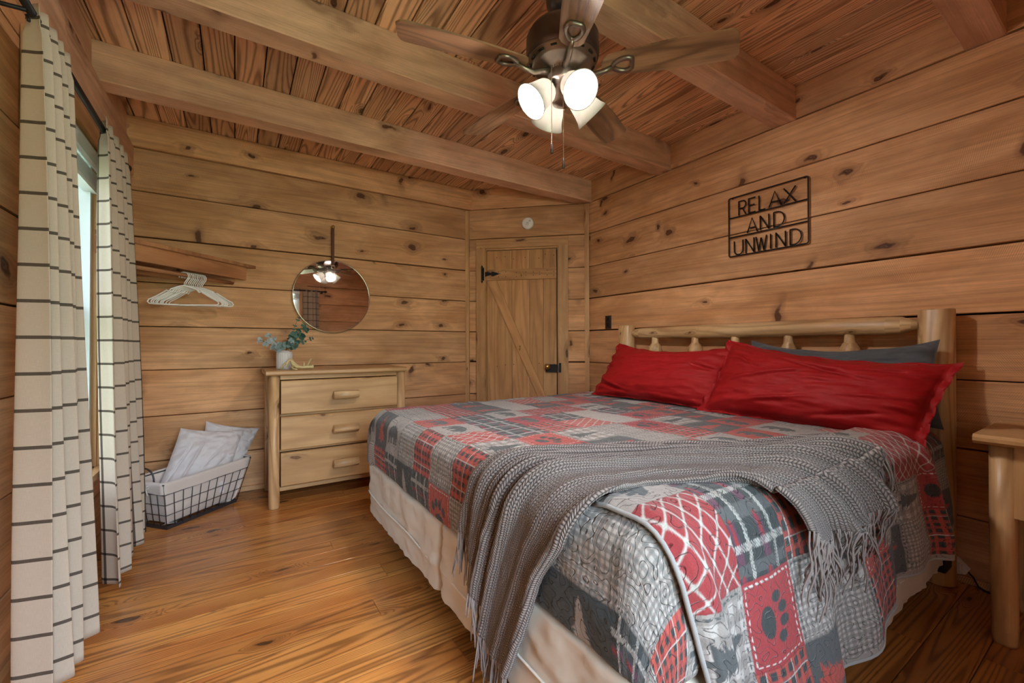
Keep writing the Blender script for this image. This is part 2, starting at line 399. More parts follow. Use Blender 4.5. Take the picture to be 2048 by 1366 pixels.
M['red'] = cloth('red_pillowcase', srgb(146, 18, 22), rough=.6, blotch=.12, sheen=.0)
M['grey'] = cloth('charcoal_pillowcase', srgb(84, 88, 94))
M['white_linen'] = cloth('white_pillowcase', srgb(206, 200, 202), blotch=.1)
M['liner'] = cloth('basket_liner', srgb(208, 198, 192))
M['boxcover'] = cloth('box_spring_cover', srgb(206, 198, 184), blotch=.12)
M['piping'] = cloth('white_piping', srgb(226, 222, 214))
M['mattress'] = cloth('mattress_ticking', srgb(220, 216, 208))
def curtainmat(name, hs=.100, h0=.03, vs=.30, v0=.1, bright=1.0):
    t = NT(name); u, v = t.uv()
    def stripe(x, per, off, wd):
        m = t.math('FRACT', t.math('DIVIDE', t.math('ADD', x, off), per)); return t.math('LESS_THAN', m, wd/per)
    sh = stripe(v, hs, h0, .0095); sv = stripe(u, vs, v0, .011)
    wv = t.math('ADD', t.math('MULTIPLY', t.noise(t.vec(t.math('MULTIPLY', u, 60), t.math('MULTIPLY', v, 1500)), 1, 2), .5),
                t.math('MULTIPLY', t.noise(t.vec(t.math('MULTIPLY', u, 1500), t.math('MULTIPLY', v, 60)), 1, 2), .5))
    base = t.mix(wv, srgb(172, 156, 140), srgb(214, 198, 182))
    dk = t.mix(wv, srgb(66, 58, 52), srgb(112, 100, 90))
    col = t.mix(sh, base, dk); col = t.mix(sv, col, dk)
    col = t.mix(t.math('MULTIPLY', sh, sv), col, srgb(50, 44, 42))
    df = t.n('ShaderNodeBsdfDiffuse'); t.set(df, 'Color', col); tl = t.n('ShaderNodeBsdfTranslucent'); t.set(tl, 'Color', col)
    bp = t.n('ShaderNodeBump'); t.set(bp, 'Height', wv); t.set(bp, 'Strength', .25); t.set(bp, 'Distance', .001)
    t.t.links.new(bp.outputs[0], df.inputs['Normal'])
    mx = t.n('ShaderNodeMixShader'); t.set(mx, 0, .15); t.set(mx, 1, df.outputs[0]); t.set(mx, 2, tl.outputs[0])
    t.t.links.new(mx.outputs[0], t.out.inputs[0]); return t.m
M['curtain'] = curtainmat('windowpane_linen', vs=.23, v0=.05)
M['curtain2'] = curtainmat('windowpane_linen_far', vs=.117, v0=.02)
def quiltmat():
    t = NT('patchwork_quilt'); at = t.n('ShaderNodeAttribute', attribute_name='col'); u, v = t.uv()
    wv = t.noise(t.vec(t.math('MULTIPLY', u, 420), t.math('MULTIPLY', v, 420)), 1, 2)
    st = t.noise(t.vec(t.math('MULTIPLY', u, 26), t.math('MULTIPLY', v, 26)), 1, .5)
    d = t.math('ABSOLUTE', t.math('SUBTRACT', t.math('FRACT', t.math('MULTIPLY', st, 6.0)), .5))
    seam = t.sstep(d, .0, .10)          # stitched meander
    dash = t.math('GREATER_THAN', t.noise(t.vec(t.math('MULTIPLY', u, 300), t.math('MULTIPLY', v, 300)), 1, 0), .45)
    f = t.math('ADD', .66, t.math('MULTIPLY', wv, .40))
    f = t.math('MULTIPLY', f, t.math('SUBTRACT', 1.0, t.math('MULTIPLY', t.math('MULTIPLY', t.math('SUBTRACT', 1.0, t.sstep(d, .0, .075)), dash), .6)))
    col = t.mix(1.0, at.outputs['Color'], t.n('ShaderNodeCombineColor', i_0=f, i_1=f, i_2=f).outputs[0], 'MULTIPLY')
    t.base(col, .85, .2); t.set(t.b, 'Sheen Weight', .15)
    puck = t.noise(t.vec(t.math('MULTIPLY', u, 70), t.math('MULTIPLY', v, 34)), 1, 3)
    h = t.math('ADD', t.math('MULTIPLY', seam, .8), t.math('ADD', t.math('MULTIPLY', puck, .7), t.math('MULTIPLY', wv, .2)))
    t.bump(h, .75, .006); return t.m
M['quilt'] = quiltmat()
def knitmat():
    t = NT('chunky_knit'); u, v = t.uv()
    # braided stitch: rows across v, slanted strands along u
    pv = .0066; pu = .0082
    rv = t.math('DIVIDE', v, pv); row = t.math('FLOOR', rv); fv = t.math('SUBTRACT', t.math('FRACT', rv), .5)
    alt = t.math('SUBTRACT', t.math('MULTIPLY', t.math('MODULO', row, 2.0), 2.0), 1.0)
    uu = t.math('ADD', t.math('DIVIDE', u, pu), t.math('MULTIPLY', t.math('MULTIPLY', fv, alt), .7))
    fu = t.math('SUBTRACT', t.math('FRACT', uu), .5)
    hu = t.math('SQRT', t.math('MAXIMUM', t.math('SUBTRACT', .25, t.math('MULTIPLY', fu, fu)), 0.0))
    hv = t.math('SQRT', t.math('MAXIMUM', t.math('SUBTRACT', .27, t.math('MULTIPLY', fv, fv)), 0.0))
    h = t.math('MULTIPLY', t.math('MULTIPLY', hu, hv), 4.0)
    n = t.noise(t.vec(t.math('MULTIPLY', u, 500), t.math('MULTIPLY', v, 500)), 1, 2)
    col = t.ramp(t.math('ADD', t.math('MULTIPLY', h, .85), t.math('MULTIPLY', t.math('SUBTRACT', n, .5), .35)),
                 [(0, srgb(36, 31, 31)), (.38, srgb(84, 75, 73)), (.8, srgb(140, 129, 125)), (1, srgb(164, 154, 150))])  # stitch gaps darkened in the colour: open-knit holes and the shade in them
    t.base(col, .9, .15); t.set(t.b, 'Sheen Weight', .2); t.bump(t.math('ADD', h, t.math('MULTIPLY', n, .3)), .9, .005); return t.m
M['knit'] = knitmat()
M['fringe'] = cloth('fringe_yarn', srgb(138, 128, 125), weave=500, ws=.3, rough=.95)

# ------------------------------------------------------------------ room shell
def log_wall(name, fn, u0, u1, holes=(), mat=None, thick=.10, courses=COURSES, gap=.006, extra=None, joints=()):
    """boards along u, z courses; fn(u, d, z) -> xyz with d = depth behind the face"""
    b = MB()
    for k in range(len(courses)-1):
        z0, z1 = courses[k]+gap*(.4+random.random()), courses[k+1]-gap*.3
        if k == 0: z0 = 0
        segs = [(u0, u1)]
        zcuts = sorted({z0, z1} | {h[i] for h in holes for i in (2, 3) if z0 < h[i] < z1})
        for za, zb in zip(zcuts[:-1], zcuts[1:]):
            zm = (za+zb)/2; segs = [(u0, u1)]
            for (h0, h1, hz0, hz1) in holes:
                if hz0 < zm < hz1:
                    ns = []
                    for a, c in segs:
                        if h0 > a: ns.append((a, min(c, h0)))
                        if h1 < c: ns.append((max(a, h1), c))
                    segs = ns
            col = (random.random(), random.random(), random.random())
            ins = random.uniform(0, .003)
            for a, c in segs:
                if c-a < .005: continue
                bv = .003
                lo = ins+(-(extra or {}).get(k, 0)); 
                prof = [(lo+bv, za), (thick, za), (thick, zb), (lo+bv, zb), (lo, zb-bv), (lo, za+bv)]
                b.prism(prof, a, c, lambda u, d, z: fn(u, d, z), col=col)
    o = b.build(name, mat or M['log']); return struct(o)
def backing(name, fn, u0, u1, z0, z1, d0, d1, holes=()):
    b = MB()
    us = sorted({u0, u1} | {h[i] for h in holes for i in (0, 1)}); zs = sorted({z0, z1} | {h[i] for h in holes for i in (2, 3)})
    for a, c in zip(us[:-1], us[1:]):
        for e, g in zip(zs[:-1], zs[1:]):
            if any(h[0] < (a+c)/2 < h[1] and h[2] < (e+g)/2 < h[3] for h in holes): continue
            b.prism([(d0, e), (d1, e), (d1, g), (d0, g)], a, c, fn)
    return struct(b.build(name, M['gap']))
fB = lambda u, d, z: (u, YB+d, z)
fR = lambda u, d, z: (XR+d, u, z)
fL = lambda u, d, z: (XL-d, u, z)
fF = lambda u, d, z: (u, YF-d, z)
DL = math.hypot(P2[0]-P1[0], P2[1]-P1[1]); DE = Vector(((P2[0]-P1[0])/DL, (P2[1]-P1[1])/DL, 0)); DN = Vector((-DE.y, DE.x, 0))  # DN points away from room
DN = DN if DN.dot(Vector((1, 1, 0))) > 0 else -DN
def fD(u, d, z): p = Vector((P1[0], P1[1], z))+DE*u+DN*d; return tuple(p)
WH = [(2.13, 2.98, .44, 2.02)]          # window in the left wall (y0,y1,z0,z1)
FH = [(-.12, .93, .55, 2.02)]            # window in the front wall
DH = [(.175, .858, 0, 1.96)]           # doorway in the diagonal wall
log_wall('wall_back', fB, XL-.05, P1[0]+.02, extra={8: .022})
log_wall('wall_right', fR, YF, P2[1]+.02)
log_wall('wall_left', fL, YF, YB+.1, holes=WH)
log_wall('wall_front', fF, XL, XR+.1, holes=FH)
log_wall('wall_diagonal', fD, 0.0, DL, holes=DH, thick=.08)
backing('trim_1', fB, XL-.05, P1[0]+.4, -.02, ZC+.1, .06, .14)
backing('trim_2', fR, YF-.1, YB, -.02, ZC+.1, .06, .14)
backing('trim_3', fL, YF-.1, YB+.1, -.02, ZC+.1, .06, .14, WH)
backing('trim_4', fF, XL-.1, XR+.1, -.02, ZC+.1, .06, .14, FH)
backing('trim_5', fD, -.05, DL+.05, -.02, ZC+.1, .07, .12)
# floor planks run along x, ceiling planks along y
b = MB(); y = YF-.1; 
while y < YB+.1:
    wd = .133; x = XL-.1-random.random()*1.2
    while x < XR+.1:
        ln = random.uniform(1.6, 3.4); b.box((max(x, XL-.1), y+.0012, -.03), (min(x+ln, XR+.1)-.0015, y+wd-.0012, 0), .0006, 0); x += ln
    y += wd
struct(b.build('floor', M['floor']))
b = MB(); b.box((XL-.1, YF-.1, -.06), (XR+.1, YB+.1, -.028)); struct(b.build('trim_6', M['gap']))
b = MB(); x = XL-.1
while x < XR+.1:
    wd = .137; y = YF-.1-random.random()*1.5
    while y < YB+.1:
        ln = random.uniform(2.2, 3.8); b.box((x+.003, max(y, YF-.1), ZC), (x+wd-.003, min(y+ln, YB+.1)-.002, ZC+.025), .006, 1); y += ln
    x += wd
struct(b.build('ceiling', M['ceil']))
b = MB(); b.box((XL-.15, YF-.15, ZC+.024), (XR+.15, YB+.15, ZC+.08)); struct(b.build('trim_7', M['gap']))
# exposed beams, wall plate and blocking
def beam(y0, y1, n):
    b = MB(); b.box((XL-.03, y0, 2.347), (XR+.02, y1, ZC+.002), .005, 0); struct(b.build('trim_%d' % n, M['beam']))
beam(2.82, 2.945, 8); beam(1.985, 2.115, 9); beam(1.145, 1.275, 10); beam(.345, .47, 11); beam(-.50, -.375, 12)
b = MB(); b.box((XL-.02, YF, 2.155), (-.555, YB+.0, 2.347), .004, 1); struct(b.build('trim_13', M['beam']))
b = MB()
for y0, y1 in ((2.945, YB), (2.115, 2.82), (1.275, 1.985), (.47, 1.145), (YF, .345)): b.box((XL-.02, y0, 2.347), (-.585, y1, ZC), .002, 1)
struct(b.build('trim_14', M['beam']))
# corner trims of the diagonal wall
b = MB(); b.prism([(-.022, -.03), (.012, -.03), (.012, .004), (-.022, .004)], 0, 2.335, lambda u, a, d: fD(a, d, u)); struct(b.build('trim_15', M['trim']))
b = MB(); b.prism([(DL-.034, -.03), (DL+.006, -.03), (DL+.006, .004), (DL-.034, .004)], 0, 2.335, lambda u, a, d: fD(a, d, u)); struct(b.build('trim_16', M['trim']))
# baseboards
b = MB(); b.box((XL, YF, 0), (XL+.022, YB, .075), .003, 1); struct(b.build('baseboard_left', M['trim']))
b = MB(); b.box((XL, YB-.018, 0), (P1[0], YB+.005, .035), .003, 0); struct(b.build('baseboard_back', M['log']))
b = MB(); b.box((XR-.018, YF, 0), (XR+.005, P2[1], .03), .003, 1); struct(b.build('baseboard_right', M['log']))

# ------------------------------------------------------------------ door in the diagonal wall
dr = thing('door_1', 'low plank closet door with diagonal brace in the corner wall', 'door', fD(.51, 0, 0)); struct(dr)
del dr['label']; del dr['category']
pl = [(.183, .423), (.426, .589), (.591, .719), (.722, .843)]
for a, c in pl:
    b = MB(); b.prism([(a, .0), (c, .0), (c, .022), (a, .022)], .015, 1.945, lambda u, p, d: fD(p, d, u)); b.build('plank', M['door'], dr)
b = MB(); b.prism([(1.664, -.02), (1.765, -.02), (1.765, 0), (1.664, 0)], .184, .845, lambda u, z, d: fD(u, d, z)); b.build('cross_rail', M['door'], dr)
b = MB(); b.prism([(.22, -.02), (.32, -.02), (.32, 0), (.22, 0)], .184, .845, lambda u, z, d: fD(u, d, z)); b.build('cross_rail', M['door'], dr)
b = MB()
A0 = Vector((.236, 1.664)); A1 = Vector((.835, .32)); dd = (A1-A0).normalized(); nn = Vector((-dd.y, dd.x)); Lb = (A1-A0).length
b.prism([(-.046, -.0195), (.046, -.0195), (.046, 0), (-.046, 0)], 0, Lb, lambda u, a, d: fD(*( (lambda q: (min(max(q.x, .184), .845), d, min(q.y, 1.664)))(A0+dd*u+nn*a))))
b.build('diagonal_brace', M['door'], dr)
b = MB()   # nail heads
for z in (1.70, 1.735):
    for x in (.22, .30, .37, .47, .56, .63, .69, .76, .82): b.lathe([(.004, 0), (.003, .002)], M=Matrix.Translation(fD(x, -.0195, z+random.uniform(-.008, .008))) @ Matrix(( DE, Vector((0, 0, 1)), -DN)).transposed().to_4x4(), n=8)
for z in (1.88, .86):
    for x in (.28, .36, .44, .55, .68, .74, .82): b.lathe([(.004, 0), (.003, .002)], M=Matrix.Translation(fD(x, 0, z+random.uniform(-.02, .02))) @ Matrix(( DE, Vector((0, 0, 1)), -DN)).transposed().to_4x4(), n=8)
b.build('nails', M['black'], dr)
for zc in (1.722, .27):
    b = MB()      # strap hinge with fleur tips
    b.prism([(.133, zc-.06), (.150, zc-.06), (.150, zc+.06), (.133, zc+.06)], -.012, .0, lambda d, a, z: fD(a, d-.018, z))
    for s in (-1, 1): b.prism([(.128, zc+s*.062), (.1415, zc+s*.088), (.155, zc+s*.062)][::s], -.012, .0, lambda d, a, z: fD(a, d-.018, z))
    b.prism([(.158, zc-.026), (.205, zc-.014), (.232, zc-.010), (.232, zc-.022), (.25, zc-.022), (.30, zc-.004), (.322, zc), (.30, zc+.004), (.25, zc+.022), (.232, zc+.022), (.232, zc+.010), (.205, zc+.014), (.158, zc+.026)], -.006, 0, lambda d, a, z: fD(a, d-.021, z))
    b.tube([fD(.154, -.028, zc-.06), fD(.154, -.028, zc+.06)], .008); b.build('strap_hinge', M['black'], dr)
b = MB(); b.prism([(.745, .80), (.855, .80), (.855, .872), (.745, .872)], -.022, 0, lambda d, a, z: fD(a, d-.001, z))
b.prism([(.866, .80), (.886, .80), (.886, .885), (.866, .885)], -.024, 0, lambda d, a, z: fD(a, d-.018, z)); lt = b.build('rim_latch', M['black'], dr)
b = MB(); KM = Matrix(( DE, Vector((0, 0, 1)), -DN)).transposed().to_4x4()
b.lathe([(.010, 0), (.010, .02), (.024, .028), (.027, .038), (.022, .05), (.0, .053)], M=Matrix.Translation(fD(.762, -.022, .852)) @ KM, n=20)
b.build('knob', M['brass'], dr)
def coat_hook(x, z, nm):
    b = MB(); b.prism([(x-.008, z-.02), (x+.008, z-.02), (x+.008, z+.02), (x-.008, z+.02)], -.004, 0, lambda d, a, q: fD(a, d-.02, q))
    b.tube([fD(x, -.024, z+.005), fD(x, -.045, z+.012), fD(x, -.05, z+.025)], .003); b.tube([fD(x, -.024, z-.008), fD(x, -.045, z-.02), fD(x, -.055, z-.005)], .003)
    b.build('coat_hook', M['brass'], dr)
coat_hook(.521, 1.712, 1); coat_hook(.505, 1.026, 2)
# door frame (casing)
def casing(n, a0, a1, z0, z1, d0=-.028, d1=.0, vert=True):
    b = MB()
    if vert: b.prism([(a0, d0), (a1, d0), (a1, d1), (a0, d1)], z0, z1, lambda u, a, d: fD(a, d, u))
    else: b.prism([(z0, d0), (z1, d0), (z1, d1), (z0, d1)], a0, a1, lambda u, z, d: fD(u, d, z))
    struct(b.build('trim_%d' % n, M['trim']))
casing(17, .084, .170, 0, 1.965); casing(18, .864, .951, 0, 1.965); casing(19, .084, .953, 1.965, 2.05, vert=False)
casing(20, .168, .178, 0, 1.96, -.005, .08); casing(21, .852, .862, 0, 1.96, -.005, .08); casing(22, .17, .86, 1.95, 1.965, -.005, .08, False)

# ------------------------------------------------------------------ windows
def window(n, fn, u0, u1, z0, z1, inside=.0, far_only=False):
    w = thing('window_%d' % n, '', '', fn((u0+u1)/2, 0, z0)); del w['label']; del w['category']; struct(w)
    def bx(nm, a0, a1, za, zb, d0, d1, mat, vert=True):
        b = MB(); b.prism([(a0, d0), (a1, d0), (a1, d1), (a0, d1)], za, zb, lambda u, a, d: fn(a, d, u)) if vert else b.prism([(za, d0), (zb, d0), (zb, d1), (za, d1)], a0, a1, lambda u, z, d: fn(u, d, z))
        return b.build(nm, mat, w)
    T = .14
    bx('side_casing', u0-.10, u0+.005, z0-.02, z1, -.022, 0, M['trim']); bx('side_casing', u1-.005, u1+.10, z0-.02, z1, -.022, 0, M['trim'])
    bx('head_casing', u0-.10, u1+.10, z1, z1+.085, -.022, 0, M['trim'], False)
    bx('sill', u0-.06, u1+.06, z0-.03, z0, -.035, T, M['trim'], False)
    bx('jamb', u0, u0+.015, z0, z1, 0, T, M['trim']); bx('jamb', u1-.015, u1, z0, z1, 0, T, M['trim'])
    bx('head_jamb', u0, u1, z1-.015, z1, 0, T, M['trim'], False)
    # vinyl frame and sashes
    a, c = u0+.015, u1-.015; zm = (z0+z1)/2
    for p, q in ((a, a+.03), (c-.03, c)): bx('window_frame', p, q, z0, z1-.015, inside or .05, T-.01, M['vinyl'])
    bx('window_frame', a, c, z0, z0+.03, .05, T-.01, M['vinyl'], False); bx('window_frame', a, c, z1-.045, z1-.015, .05, T-.01, M['vinyl'], False)
    for (s0, s1, d) in ((z0+.03, zm+.02, .06), (zm-.02, z1-.045, .095)):
        b = MB(); P = lambda a0, a1, za, zb: b.prism([(a0, d), (a1, d), (a1, d+.03), (a0, d+.03)], za, zb, lambda u, x, dd_: fn(x, dd_, u))
        P(a+.03, a+.07, s0, s1); P(c-.07, c-.03, s0, s1); P(a+.07, c-.07, s0, s0+.045); P(a+.07, c-.07, s1-.04, s1); s = b.build('sash', M['vinyl'], w)
        b = MB(); b.prism([(a+.068, d+.014), (c-.068, d+.014), (c-.068, d+.018), (a+.068, d+.018)], s0+.04, s1-.035, lambda u, x, dd_: fn(x, dd_, u)); b.build('pane', M['glass'], w)
    return w
w1 = window(1, fL, 2.13, 2.98, .44, 2.02, .02)
w2 = window(2, fF, -.12, .93, .55, 2.02)
# raised blind with valance in the left window, and in the front window
def blind(label, fn, u0, u1, zt, loc):
    t = thing('window_blind', label, 'blind', loc)
    b = MB(); b.prism([(-.02, zt-.075), (-.012, zt-.085), (-.006, zt-.085), (-.006, zt-.003), (-.02, zt-.003), (-.026, zt-.02), (-.022, zt-.045)], u0, u1, lambda u, d, z: fn(u, d, z)); b.build('valance', M['vinyl'], t)
    b = MB()
    for k in range(9): b.prism([(.0, zt-.09-k*.0075), (.045, zt-.09-k*.0075), (.045, zt-.0935-k*.0075), (.0, zt-.0935-k*.0075)][::-1], u0+.005, u1-.005, lambda u, d, z: fn(u, d, z))
    b.build('stacked_slats', M['vinyl'], t)
    b = MB(); b.prism([(.0, zt-.18), (.045, zt-.18), (.045, zt-.158), (.0, zt-.158)], u0+.004, u1-.004, lambda u, d, z: fn(u, d, z)); b.build('bottom_rail', M['vinyl'], t)
    b = MB(); b.prism([(.0, zt-.045), (.045, zt-.045), (.045, zt-.004), (.0, zt-.004)], u0, u1, lambda u, d, z: fn(u, d, z)); b.build('head_rail', M['vinyl'], t)
blind('white raised blind with curved valance between the two curtain panels', fL, 2.147, 2.963, 2.003, fL(2.5, 0, 1.82))
blind('white raised blind in the window reflected in the round mirror', fF, -.103, .913, 2.003, fF(.4, 0, 1.82))

# ------------------------------------------------------------------ curtains and rods
def curtain(label, fn_xy, nf, z0, z1, amp, mat, seed, cu=9.0, flare=1.2, ph=0., skew=.5):
    """fn_xy(u, d, z): u in 0..1 along the rod, d outward into the room"""
    n, m = 260, 90
    U = np.linspace(0, 1, n); V = np.linspace(0, 1, m); r = np.random.default_rng(seed)
    P = np.zeros((n, m, 3)); UV = np.zeros((n, m, 2)); k1, k2, k3 = r.uniform(0, 6, 3)
    for j, v in enumerate(V):
        z = z0+(z1-z0)*v
        t = 1-v
        a = amp*(.55+.65*t**.7)*(1+.0*U)
        wob = .35*np.sin(2*PI*(1.3*U)+k1+1.5*t)+.2*np.sin(2*PI*2.7*U+k2-2*t)
        phs = 2*PI*nf*(U+.018*np.sin(2*PI*2*U+k3)+.010*t*np.sin(2*PI*3*U+k1))+ph+wob*.5
        d = a*np.sin(phs)+a*.22*np.sin(2*phs+.7)+.012*t*np.sin(2*PI*U*1.7+k2+3*t)
        if v > .965: d *= .8
        uu = U+skew*.5/nf*np.cos(phs)*.25*(.4+.6*t)
        X = np.array([fn_xy(uu[i], d[i], t) for i in range(n)])
        P[:, j, 0] = X[:, 0]; P[:, j, 1] = X[:, 1]; P[:, j, 2] = z + (.006*np.sin(phs) if v < .02 else 0)
        if j == m//2:
            seg = np.hypot(np.diff(X[:, 0]), np.diff(X[:, 1])); AL = np.concatenate([[0], np.cumsum(seg)])
    UV[:, :, 0] = AL[:, None]; UV[:, :, 1] = (z0+(z1-z0)*V)[None, :]
    # gentle ruffle of the header above the rod pocket
    o = grid_mesh('curtain', P, UV, mat)
    sm = o.modifiers.new('thickness', 'SOLIDIFY'); sm.thickness = .0015
    return tag(o, label, 'curtain')
def lr(a, b, t): return a+(b-a)*t
XRD = -.48
curtain('near checked cream curtain panel beside the left edge of the window', lambda u, d, t: (lr(-.475, -.425, t)+d, lr(lr(1.72, 1.64, t), lr(1.99, 1.93, t), u)), 4.2, .11, 2.015, .040, M['curtain'], 3, ph=2.4)
curtain('far checked curtain panel hanging next to the wire basket', lambda u, d, t: (lr(-.475, -.43, t)+d, lr(lr(2.45, 2.34, t), lr(2.90, 3.00, t), u)), 4.3, .055, 2.03, .036, M['curtain2'], 11, ph=.6)
curtain('checked curtain panel seen inside the round wall mirror', lambda u, d, t: (lr(lr(.95, .94, t), lr(1.20, 1.23, t), u), YF+.11-d), 3.4, .06, 2.0, .03, M['curtain'], 21)
def rod(label, pts, ends, arms):
    t = thing('curtain_rod', label, 'curtain rod', pts[0])
    b = MB(); b.tube(pts, .011, 14); b.build('rod', M['black'], t)
    for e, d in ends:
        b = MB(); v = Vector(d); q = v.to_track_quat('Z', 'Y').to_matrix().to_4x4()
        b.lathe([(.012, 0), (.014, .01), (.018, .02), (.022, .035), (.016, .05), (.0, .056)], M=Matrix.Translation(e) @ q, n=16); b.build('finial', M['black'], t)
    for A in arms:
        b = MB(); b.tube(A, .006, 8)
        a0 = Vector(A[0]); b.lathe([(.022, 0), (.022, .004), (.016, .006)], M=Matrix.Translation(a0) @ (Vector(A[1])-a0).to_track_quat('Z', 'Y').to_matrix().to_4x4(), n=14)
        c0 = Vector(A[-1]); b.tube([c0+Vector((0, 0, -.013)), c0+Vector((.004, .0, -.022)), c0+Vector((.004, 0, -.03))], .004, 6)
        b.build('bracket', M['black'], t)
rod('long black curtain rod above the left window', [(XRD, 1.56, 1.985), (XRD, 2.93, 1.985)], [((XRD, 1.56, 1.985), (0, -1, 0)), ((XRD, 2.93, 1.985), (0, 1, 0))],
    [[(XL, 1.69, 1.975), (XL+.06, 1.69, 1.968), (XRD, 1.69, 1.970)], [(XL, 2.92, 1.975), (XL+.06, 2.92, 1.968), (XRD, 2.92, 1.970)]])
rod('black curtain rod on the wall seen in the mirror', [(-.2, YF+.11, 1.975), (1.27, YF+.11, 1.975)], [((-.2, YF+.11, 1.975), (-1, 0, 0)), ((1.27, YF+.11, 1.975), (1, 0, 0))],
    [[(1.25, YF, 1.965), (1.25, YF+.06, 1.96), (1.25, YF+.11, 1.96)], [(-.19, YF, 1.965), (-.19, YF+.06, 1.96), (-.19, YF+.11, 1.96)]])

# ------------------------------------------------------------------ ceiling fan
FX, FY, FZ = 1.015, 1.210, 2.175
def fan():
    t = thing('ceiling_fan', 'bronze ceiling fan with five walnut blades and four lit glass shades', 'ceiling fan', (FX, FY, ZC))
    t['_o'] = (FX, FY, ZC); t.location = (FX, FY, 2.393); t.scale = (.9, .9, .9); O = (FX, FY, 0)
    b = MB(); b.lathe([(.058, ZC-.051), (.066, ZC-.060), (.064, ZC-.09), (.048, ZC-.115), (.022, ZC-.128), (.0, ZC-.129)], O, n=32); b.build('canopy', M['bronze'], t)
    b = MB(); b.lathe([(.0135, ZC-.12), (.0135, ZC-.14), (.03, ZC-.145), (.033, ZC-.16), (.03, ZC-.19)], O, n=20); b.build('downrod', M['bronze'], t)
    zt = FZ+.19
    b = MB(); b.lathe([(.03, zt+.0), (.055, zt-.005), (.10, zt-.018), (.135, zt-.035), (.148, zt-.06), (.150, zt-.13), (.146, zt-.145), (.140, zt-.15)], O, n=48); b.build('motor_housing', M['bronze'], t)
    b = MB(); b.lathe([(.142, zt-.143), (.140, zt-.155), (.125, zt-.165), (.122, zt-.172), (.112, zt-.176), (.085, zt-.185), (.06, zt-.19), (.06, zt-.20)], O, n=48)
    vr = b.build('vent_ring', M['bronze_light'], t)
    for k in range(15):
        b = MB(); a = 2*PI*k/15
        pts = [(FX+.132*math.cos(a+q), FY+.132*math.sin(a+q), zt-.1625) for q in (-.09, -.045, 0, .045, .09)]
        b.tube(pts, .0045, 6); b.build('vent_slot', M['black'], vr)
    zs = FZ+.012
    b = MB(); b.lathe([(.058, zs+.0), (.060, zs-.01), (.060, zs-.055), (.056, zs-.062), (.045, zs-.066), (.042, zs-.09), (.046, zs-.115), (.040, zs-.145), (.02, zs-.155), (.0, zs-.157)], O, n=36); b.build('switch_housing', M['bronze_light'], t)
    for k in range(5):
        a = math.radians(168.28-72*k); R = Matrix.Translation((FX, FY, FZ-.006)) @ Matrix.Rotation(a, 4, 'Z') @ Matrix.Rotation(math.radians(-11), 4, 'X')
        # blade outline (x outward, y across)
        out = []
        r0, r1 = .185, .672
        def hw(s): return .047+.024*math.sin(min(1, s*1.15)*PI*.62)
        N = 14
        for i in range(N+1):
            s = i/N
            out.append((r0+(r1-r0-.03)*s, hw(s)))
        out += [(r1-.012, hw(1)-.008), (r1, hw(1)-.028), (r1-.016, -hw(1)+.03), (r1-.03, -hw(1)+.008)]
        for i in range(N, -1, -1):
            s = i/N; out.append((r0+(r1-r0-.045)*s, -hw(s)))
        out += [(r0-.018, -.034), (r0-.026, -.015), (r0-.026, .015), (r0-.018, .034)]
        b = MB(); n = len(out); ro = random.random()*20
        vs = [R @ Vector((x, y, z)) for z in (0, .007) for x, y in out]
        fs = [tuple(range(n))[::-1], tuple(range(n, 2*n))]+[(i, (i+1) % n, n+(i+1) % n, n+i) for i in range(n)]
        uv = [[(x+ro, y) for x, y in out][::-1], [(x+ro, y) for x, y in out]]+[[(out[i][0]+ro, out[i][1])]*4 for i in range(n)]
        b.add(vs, fs, uv); bl = b.build('blade', M['blade'], t)
        # bracket: arm plus open teardrop loop under the blade
        b = MB()
        loop = []
        for i in range(22):
            q = 2*PI*i/22; x = .243+.040*math.cos(q); y = .030*math.sin(q)*(1+.25*math.cos(q))
            if math.cos(q) > .75: x = .243+.034
            loop.append(R @ Vector((x, y, -.006)))
        b.tube(loop, .0095, 8, closed=True)
        b.tube([Matrix.Translation((FX, FY, FZ-.006)) @ Matrix.Rotation(a, 4, 'Z') @ Vector(p) for p in ((.055, 0, -.004), (.09, .0, -.012), (.13, 0, -.026), (.17, 0, -.020), (.205, 0, -.008))], [.013, .012, .011, .010, .009], 10)
        b.build('blade_bracket', M['bronze_light'], bl)
    # lamps
    for k in range(4):
        a = math.radians(259+90*k); d = Vector((math.cos(a)*math.cos(math.radians(42)), math.sin(a)*math.cos(math.radians(42)), -math.sin(math.radians(42))))
        p0 = Vector((FX, FY, zs-.08))+Vector((math.cos(a), math.sin(a), 0))*.045
        q = d.to_track_quat('Z', 'Y').to_matrix().to_4x4(); MM = Matrix.Translation(p0) @ q
        b = MB(); b.lathe([(.0, -.012), (.012, -.010), (.014, .005), (.026, .012), (.028, .026), (.026, .03)], M=MM, n=24); b.build('lamp_fitter', M['bronze'], t)
        b = MB(); prof = [(.027, .022), (.036, .026), (.043, .038), (.047, .060), (.051, .085), (.056, .105), (.064, .122), (.0655, .125), (.063, .125), (.0535, .105), (.0485, .085), (.0445, .060), (.0405, .040), (.034, .030), (.026, .026)]
        b.lathe([(r*1.1, h*1.08-.002) for r, h in prof], M=MM, n=36, caps=False); sh = b.build('lamp_shade', M['shade'], t)
        b = MB(); b.lathe([(.012, .03), (.014, .045), (.022, .058), (.029, .074), (.0295, .084), (.026, .098), (.016, .108), (.0, .111)], M=MM, n=24); b.build('bulb', M['bulb'], t)
